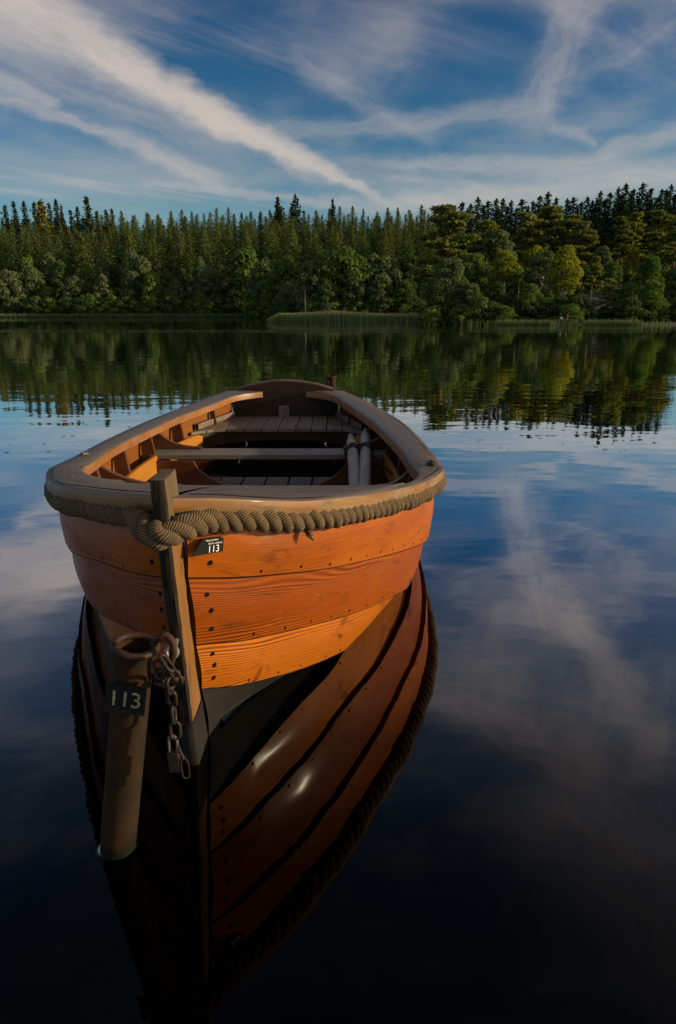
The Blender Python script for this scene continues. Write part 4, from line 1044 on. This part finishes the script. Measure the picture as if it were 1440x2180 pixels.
# spruce plantation on the far hillside
cnt = 0; skyl = {0: 446, 200: 452, 400: 446, 560: 445, 700: 446, 850: 440, 1000: 436}
for row, Y in enumerate((184, 196, 208, 217, 225, 233, 241)):
    px = -40+rnd.random()*20
    while px < 985-row*6:
        Yj = Y+rnd.uniform(-3, 3); X = at(px, 500, Yj).x; g = gz(X, Yj)
        top_y = np.interp(px, list(skyl), list(skyl.values()))+(6-row)*8+rnd.uniform(-6, 8)
        if px < 210: top_y += max(0, (row-3))*7
        h = min(at(px, top_y, Yj).z-g, 30)
        if shore_dist(np.array([X]), np.array([Yj]))[0] > 12:
            plant('spruce', SPR[rnd.randrange(4)], X, Yj, h, min(h, 19)*rnd.uniform(1.2, 1.65), 'dark narrow spruce in the dense plantation covering the far hillside', 'spruce', 'spruces of the far plantation'); cnt += 1
        px += (1453/Y)*(rnd.uniform(3.2, 4.9) if row > 2 else rnd.uniform(5.2, 7.2))
print('plantation', cnt)
def by_pixel(name, meshes, px, top, Y, label, cat='tree', group=None, wk=1.0, sink=0.):
    p = at(px, top, Y); g = gz(p.x, Y); h = p.z-g; return plant(name, meshes, p.x, Y, h, h*wk, label, cat, group)
G = 'tall conifers breaking the far skyline'
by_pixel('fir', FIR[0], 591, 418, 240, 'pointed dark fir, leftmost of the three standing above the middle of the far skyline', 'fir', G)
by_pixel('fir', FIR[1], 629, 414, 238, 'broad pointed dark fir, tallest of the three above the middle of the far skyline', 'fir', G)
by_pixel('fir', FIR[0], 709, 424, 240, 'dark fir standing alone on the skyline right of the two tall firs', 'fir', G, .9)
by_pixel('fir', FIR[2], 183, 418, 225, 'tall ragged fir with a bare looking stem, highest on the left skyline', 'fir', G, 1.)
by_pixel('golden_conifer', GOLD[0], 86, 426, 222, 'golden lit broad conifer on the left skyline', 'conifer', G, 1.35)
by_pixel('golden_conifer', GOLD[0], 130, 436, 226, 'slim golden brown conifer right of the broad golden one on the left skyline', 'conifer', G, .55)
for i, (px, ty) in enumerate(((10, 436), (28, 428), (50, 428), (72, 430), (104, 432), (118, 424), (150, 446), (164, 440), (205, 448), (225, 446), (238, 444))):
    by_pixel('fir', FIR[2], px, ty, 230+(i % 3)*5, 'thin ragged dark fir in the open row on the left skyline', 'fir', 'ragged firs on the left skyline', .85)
# broadleaf row along the far left shore
looks = {'grey_leaf': 'greyish green', 'green_leaf': 'mid green', 'dark_leaf': 'deep green', 'yellow_leaf': 'yellow green'}
front_row = [(-12, 590, 'grey_leaf'), (22, 575, 'grey_leaf'), (62, 566, 'grey_leaf'), (98, 612, 'green_leaf'), (150, 588, 'grey_leaf'), (190, 602, 'dark_leaf'), (216, 585, 'grey_leaf'), (252, 612, 'green_leaf'), (292, 545, 'grey_leaf'), (322, 582, 'green_leaf'), (376, 596, 'grey_leaf'), (408, 618, 'dark_leaf'), (440, 566, 'grey_leaf'), (478, 570, 'grey_leaf'), (506, 560, 'grey_leaf'), (520, 528, 'green_leaf'), (556, 552, 'grey_leaf'), (592, 575, 'green_leaf')]
ordn = ['first', 'second', 'third', 'fourth', 'fifth', 'sixth', 'seventh', 'eighth', 'ninth', 'tenth', 'eleventh', 'twelfth', 'thirteenth', 'fourteenth', 'fifteenth', 'sixteenth', 'seventeenth', 'eighteenth', 'nineteenth', 'twentieth', 'twenty-first', 'twenty-second']
for i, (px, ty, k) in enumerate(front_row):
    by_pixel('broadleaf_tree', FARB[k][i % 3], px, ty, 163+rnd.uniform(-1, 3) if px < 540 else 152, '%s broadleaf, %s from the left in the far waterside row' % (looks[k], ordn[i]), 'broadleaf tree', 'waterside broadleaf trees of the far shore', 1.05 if i % 2 else .9)
for px, ty, k in [(15, 555, 'dark_leaf'), (55, 545, 'green_leaf'), (100, 540, 'grey_leaf'), (125, 552, 'dark_leaf'), (180, 560, 'green_leaf'), (215, 548, 'grey_leaf'), (240, 562, 'dark_leaf'), (275, 530, 'grey_leaf'), (350, 572, 'green_leaf'), (385, 568, 'dark_leaf'), (425, 548, 'grey_leaf'), (465, 560, 'dark_leaf'), (540, 548, 'dark_leaf'), (572, 562, 'green_leaf')]:
    by_pixel('broadleaf_tree', FARB[k][rnd.randrange(3)], px, ty, 172+rnd.uniform(-2, 3), 'narrow broadleaf tree behind the waterside row, in front of the spruces', 'broadleaf tree', 'broadleaf trees behind the waterside row', .62)
for px in range(-20, 600, 26):
    k = ('dark_leaf', 'green_leaf')[rnd.randrange(2)]; by_pixel('shrub', BUSH[k], px+rnd.uniform(-8, 8), 640+rnd.uniform(-12, 10), 161 if px < 545 else 150, 'low rounded shrub at the water edge of the far left shore', 'shrub', 'shrubs along the far left shore', 1.1)
# middle shore behind the reed bed
mid = [(600, 548, 'green_leaf', 'tallest of three behind the left tip of the reed bed'), (632, 568, 'dark_leaf', 'darkest one behind the left end of the reed bed'), (662, 552, 'grey_leaf', 'above the white birch stem at the reed bed'), (700, 536, 'green_leaf', 'just left of the highest crown above the reeds'), (732, 526, 'green_leaf', 'rising highest above the middle of the reed bed'), (765, 545, 'green_leaf', 'just right of the highest crown above the reeds'), (798, 542, 'grey_leaf', 'fourth from the inner corner of the bay'), (832, 548, 'grey_leaf', 'third from the inner corner of the bay'), (868, 542, 'dark_leaf', 'second from the inner corner of the bay'), (902, 556, 'green_leaf', 'in the inner corner of the bay'), (620, 602, 'grey_leaf', 'lowest at the left end of the reed bed'), (690, 600, 'dark_leaf', 'low and dark, leaning over the middle of the reeds'), (758, 588, 'grey_leaf', 'low, pale, wide and close to the reeds'), (812, 582, 'grey_leaf', 'low and bushy behind the right half of the reeds'), (860, 596, 'dark_leaf', 'low, dark, at the right end of the reeds')]
for i, (px, ty, k, tx) in enumerate(mid):
    by_pixel('broadleaf_tree', FARB[k][i % len(FARB[k])], px, ty, (134 if px < 660 else 124)-(6 if ty > 580 else 0), '%s tree %s' % (looks[k], tx), 'broadleaf tree', 'broadleaf trees behind the reed bed', 1.0)
for px in range(600, 920, 24):
    by_pixel('shrub', BUSH[('dark_leaf', 'green_leaf')[rnd.randrange(2)]], px, 642+rnd.uniform(-8, 8), 118 if px > 660 else 126, 'low dark shrub between the reed bed and the trees behind it', 'shrub', 'shrubs behind the reed bed', 1.1)
by_pixel('young_birch', [BIRCH[1]], 650, 606, 115, 'thin white birch stem standing bare behind the reed bed', 'birch stem', None, .17)

# right-hand wood: ridge conifers, pines and broadleaves
for i, (px, ty) in enumerate([(985, 430), (1003, 434), (1018, 422), (1040, 428), (1058, 424), (1072, 424), (1090, 428), (1112, 424), (1135, 428), (1150, 418), (1168, 410), (1185, 422), (1208, 424), (1222, 420), (1240, 430), (1262, 428), (1280, 408), (1300, 410), (1318, 400), (1334, 392), (1350, 402), (1370, 390), (1388, 400), (1410, 404), (1430, 394), (1446, 400), (1464, 396), (1268, 440), (1310, 432), (1345, 436), (1385, 432), (1420, 436), (1100, 444), (1060, 448), (995, 446), (1030, 440), (1080, 438), (1125, 440), (1160, 434), (1195, 440), (1230, 438), (1252, 420), (1290, 424), (1325, 416), (1360, 420), (1400, 420), (1438, 414), (1272, 424), (1344, 412), (1380, 416), (1420, 404)]):
    by_pixel('fir', FIR[3+i % 2], px, ty, 150-i % 4*7, 'dark pointed fir on the ridge above the right hand wood', 'fir', 'dark firs on the right ridge', rnd.uniform(1.2, 1.6))
right = [
 ('pine', 'P', 962, 444, 84, 'big layered pine with flat boughs at the left end of the right hand wood', 1.15),
 ('pine', 'P', 1032, 474, 92, 'pine with a sparse top, between the big layered pine and the pale round crown', 1.),
 ('pine', 'P', 1130, 462, 98, 'pine leaning left of the broad middle pine', 1.1), ('pine', 'P', 1170, 448, 100, 'broad spreading pine in the middle of the right hand wood', 1.2),
 ('pine', 'P', 1215, 462, 96, 'olive pine just right of the broad middle pine', 1.1), ('pine', 'P', 1250, 476, 92, 'brownish pine between the broad middle pine and the shadowed gap', 1.),
 ('pine', 'P', 1322, 470, 96, 'slim pine in front of the dark ridge firs, its tip well below them', .9), ('pine', 'P', 1352, 458, 100, 'taller pine right of the slim one below the ridge firs', .9),
 ('pine', 'P', 1412, 452, 92, 'sunlit pine reaching highest near the right edge of the photo', 1.), ('pine', 'P', 1448, 470, 84, 'pine cut by the right edge of the photo', 1.),
 ('pine', 'P', 1265, 552, 70, 'thin straight pine with a bare lower stem close to the water', .85), ('pine', 'P', 1300, 596, 66, 'small pine with drooping boughs beside the thin straight pine', .95),
 ('broadleaf_tree', 'grey_leaf', 1068, 482, 90, 'pale rounded crown half hidden among the pines', 1.1),
 ('broadleaf_tree', 'green_leaf', 1010, 536, 74, 'mid green tree with a lit shoulder below the sparse topped pine', 1.),
 ('broadleaf_tree', 'yellow_leaf', 1078, 528, 76, 'brightest yellow crown left of the pale stemmed birch', .9),
 ('broadleaf_tree', 'grey_leaf', 960, 546, 66, 'large rounded waterside tree at the left corner of the right hand wood', 1.15),
 ('broadleaf_tree', 'dark_leaf', 928, 592, 64, 'dark tree hanging over the water, nearest to the reed bed', .9),
 ('broadleaf_tree', 'grey_leaf', 1160, 532, 73, 'pale green leafy tree close left of the pale stemmed birch', 1.),
 ('broadleaf_tree', 'green_leaf', 1105, 560, 80, 'green crown in the dip right of the brightest yellow one', 1.1),
 ('broadleaf_tree', 'green_leaf', 1130, 602, 65, 'low spreading waterside tree left of the landing stage', 1.2),
 ('broadleaf_tree', 'dark_leaf', 1062, 598, 65, 'dark tree at the water under the brightest yellow crown', 1.15),
 ('broadleaf_tree', 'grey_leaf', 1004, 602, 64, 'greyish tree at the water right of the large rounded one', 1.2),
 ('broadleaf_tree', 'dark_leaf', 1232, 596, 72, 'dark tree behind the landing stage', 1.1),
 ('broadleaf_tree', 'green_leaf', 1308, 556, 80, 'green crown right of the thin straight pine', 1.),
 ('broadleaf_tree', 'bright_leaf', 1392, 540, 74, 'fresh green crown below the sunlit pine at the right', 1.05),
 ('broadleaf_tree', 'green_leaf', 1340, 600, 66, 'waterside green tree right of the small drooping pine', 1.2),
 ('broadleaf_tree', 'bright_leaf', 1392, 594, 63, 'fresh green waterside tree with layered boughs', 1.2),
 ('broadleaf_tree', 'dark_leaf', 1440, 566, 66, 'dark tree at the right edge of the photo', 1.1),
 ('broadleaf_tree', 'dark_leaf', 1190, 560, 82, 'shaded crown behind the pale stemmed birch', 1.1),
 ('broadleaf_tree', 'yellow_leaf', 1135, 520, 84, 'yellowish crown above the low spreading waterside tree', .8),
 ('broadleaf_tree', 'grey_leaf', 1290, 520, 88, 'greyish crown in the shadowed gap right of the middle pines', 1.),
 ('broadleaf_tree', 'yellow_leaf', 1350, 524, 84, 'small yellow lit crown left of the fresh green one', .7)]
for i, (nm, k, px, ty, Y, tx, wk) in enumerate(right):
    by_pixel(nm, PINES[i % 4] if k == 'P' else NEARB[k][i % 2], px, ty, Y, tx, 'pine' if k == 'P' else 'broadleaf tree', 'trees of the right hand wood', wk)
by_pixel('birch_tree', BIRCH, 1206, 524, 67, 'slender birch with a pale bare stem and a yellow lit crown', 'birch', 'trees of the right hand wood', 1.1)
for i, px in enumerate(range(925, 1480, 30)):
    k = ('dark_leaf', 'green_leaf')[rnd.randrange(2)]; by_pixel('shrub', BUSH[k], px+rnd.uniform(-8, 8), 646+rnd.uniform(-14, 10), 62.5+rnd.uniform(0, 3), 'low shrub on the bank of the right hand wood', 'shrub', 'shrubs along the right bank', 1.3)
by_pixel('shrub', BUSH['bright_leaf'], 1216, 650, 61.8, 'small bright green bush right beside the landing stage', 'shrub', None, 1.5)
# pale stems showing on the right bank
for px, ty, Y, tx in ((1075, 590, 64.5, 'pale thin stem left of the low spreading waterside tree'), (1106, 600, 64, 'pale bent stem nearest to the reeds on the right bank'), (1262, 600, 63.5, 'pale stem right of the bright green bush')):
    by_pixel('young_birch', [BIRCH[1]], px, ty, Y, tx, 'birch stem', 'bare pale stems on the right bank', .2)

for i in range(26):
    px = 1050+i*16+rnd.uniform(-5, 5); by_pixel('broadleaf_tree', FARB[('dark_leaf', 'green_leaf')[i % 2]][i % 3], px, 575+rnd.uniform(-22, 22), 78+rnd.uniform(-3, 12), 'half hidden understorey tree in the shade of the right hand wood', 'broadleaf tree', 'understorey of the right hand wood', 1.15)
# small landing stage on the right bank
lx = at(1200, 676, 60.5); ls = thing('landing_stage', (lx.x, 60.2, 0), 'small grey plank landing stage with a pale post on the right bank', 'landing stage')
mb = MB()
for i in range(7): mb.box((lx.x-.75+i*.24, 60.2, .42), (.21, .9, .05), grain=1)
mb.build('deck', M['grey_wood'], ls, smooth=False)
for dx in (-.8, .75):
    mb = MB(); mb.tube([(lx.x+dx, 59.8, -.4), (lx.x+dx, 59.8, .42)], .06, 8); mb.build('pile', M['bark'], ls)
mb = MB(); mb.tube([(lx.x+.12, 59.85, -.2), (lx.x+.12, 59.85, .95)], .05, 8); mb.build('post', M['grey_wood'], ls)
mb = MB(); mb.lathe([(.001, .0), (.09, .04), (.12, .12), (.09, .2), (.001, .24)], (lx.x-.35, 60.0, .445), 12); mb.build('float', M['white_ink'], tag(bpy.data.objects.new('mooring_float', None), 'pale round float lying on the landing stage', 'float')); 
fl = bpy.data.objects['mooring_float']; C.objects.link(fl)

# ------------------------------------------------------------------ reeds
def reeds(name, spots, hmin, hmax, wd, mats, label):
    rs = np.random.RandomState(5); mb = MB()
    for x, y, k in spots:
        z = -.25; h = (hmin+(hmax-hmin)*rs.rand())*k; a = rs.rand()*3.14; l = rs.normal(size=2)*.09*h; w = wd*(.6+.8*rs.rand()); c, s_ = math.cos(a)*w, math.sin(a)*w
        b = len(mb.v); m1 = (x+l[0]*.3, y+l[1]*.3, h*.72)
        mb.v += [(x-c, y-s_, z), (x+c, y+s_, z), (m1[0]+c*.8, m1[1]+s_*.8, m1[2]), (m1[0]-c*.8, m1[1]-s_*.8, m1[2]), (x+l[0], y+l[1], h)]
        mb.f += [(b, b+1, b+2, b+3), (b+3, b+2, b+4)]; mb.uv += [[(0, 0)]*4, [(0, 0)]*3]; mb.mi += [0, 1]
    o = mb.build(name, mats, auto=0, smooth=False); tag(o, label, 'reeds', None, 'stuff')
rs = np.random.RandomState(11); sp = []
while len(sp) < 9000:
    u = rs.rand(); x = -8.0+u*18.2; wv = 3.2*math.sin(math.pi*min(1, u*1.0))**.6; y = 79.5+(rs.rand()-.5)*2*wv+1.5*u
    e = min(1., u/.12+.35)*min(1, (1-u)/.1+.5); sp.append((x, y, e*(1+.28*math.exp(-((u-.42)/.16)**2))))
reeds('reed_bed', sp, .75, 1.05, .03, [M['reed'], M['reed_tip']], 'pale green reed bed standing in the water in the middle of the far bay')
sp = [(x, 156.8+rs.rand()*2.5+max(0, -(x+76))*.03, .7+.4*rs.rand()) for x in rs.uniform(-92, -16, 8000)]
reeds('reed_fringe', sp, .5, 1.0, .05, [M['reed_dark'], M['reed']], 'thin pale fringe of reeds along the far left waterline')
sp = [(x, float(np.interp(x, SX, SYy))-.3-rs.rand()*1.6, .6+.5*rs.rand()) for x in np.concatenate([rs.uniform(13.5, 18, 900), rs.uniform(20.5, 25, 900), rs.uniform(10, 30, 500)])]
reeds('bank_reeds', sp, .3, .6, .02, [M['reed_dark'], M['reed_dark']], 'patches of grey green reeds along the right bank')
# ------------------------------------------------------------------ water plants and litter on the lake bed in front
mb = MB(); rs = np.random.RandomState(17)
for i in range(420):
    if i < 260: x, y = rs.normal(-.55, .16), rs.normal(.86, .14)
    else: x, y = rs.uniform(-1.2, 1.6), rs.uniform(.6, 1.9)
    z = -.40+rs.rand()*(.3 if i < 260 else .03); n_ = Vector(rs.normal(size=3)+np.array([0, 0, 1.5])).normalized(); q = n_.to_track_quat('Z', 'Y').to_matrix(); s_ = .008+.014*rs.rand()
    ids = [mb.vert(Vector((x, y, z))+q@Vector(p)*s_) for p in ((-1.4, 0, 0), (-.4, .55, .1), (.6, .5, .1), (1.4, 0, 0), (.6, -.5, .1), (-.4, -.55, .1))]; mb.face(ids)
tag(mb.build('water_plants', M['bright_leaf'], smooth=False), 'submerged leaves and litter just under the dark foreground water', 'water plants', None, 'stuff')

mb = MB(); rs = np.random.RandomState(23)
for i in range(420):
    Y = 5.+26*rs.rand()**1.6; x = (rs.rand()-.5)*1.15*Y; r_ = .004+.012*rs.rand()
    if -1.5 < x < .7 and Y < 6.2: continue
    ids = [mb.vert((x+r_*1.5*math.cos(a), Y+r_*math.sin(a), .003+.002*rs.rand())) for a in np.linspace(0, 6.283, 6, endpoint=False)]; mb.face(ids)
tag(mb.build('floating_specks', M['yellow_leaf'], smooth=False), 'scattered tiny yellow specks of pollen and leaf bits floating on the lake', 'floating specks', None, 'stuff')
# dry leaves lying on the stern seat and floorboards
for i, (x, y, z) in enumerate(((-.62, 4.98, SZ), (-.12, 5.08, SZ), (-.30, 4.80, SZ), (-.55, 3.88, .238))):
    mb = MB(); q = Matrix.Rotation(i*1.9, 3, 'Z'); ids = [mb.vert(Vector((x, y, z+.004+.006*abs(p[0])))+q@Vector((p[0]*.02, p[1]*.02, 0))) for p in ((-1.3, 0), (-.4, .5), (.5, .45), (1.3, 0), (.5, -.45), (-.4, -.5))]; mb.face(ids)
    tag(mb.build('dry_leaf', M['pine_bark'], smooth=False), ('small dry leaf on the left half of the stern seat', 'small dry leaf on the right half of the stern seat', 'small dry leaf near the front edge of the stern seat', 'small dry leaf on the thwart')[i], 'leaf', 'dry leaves in the boat')
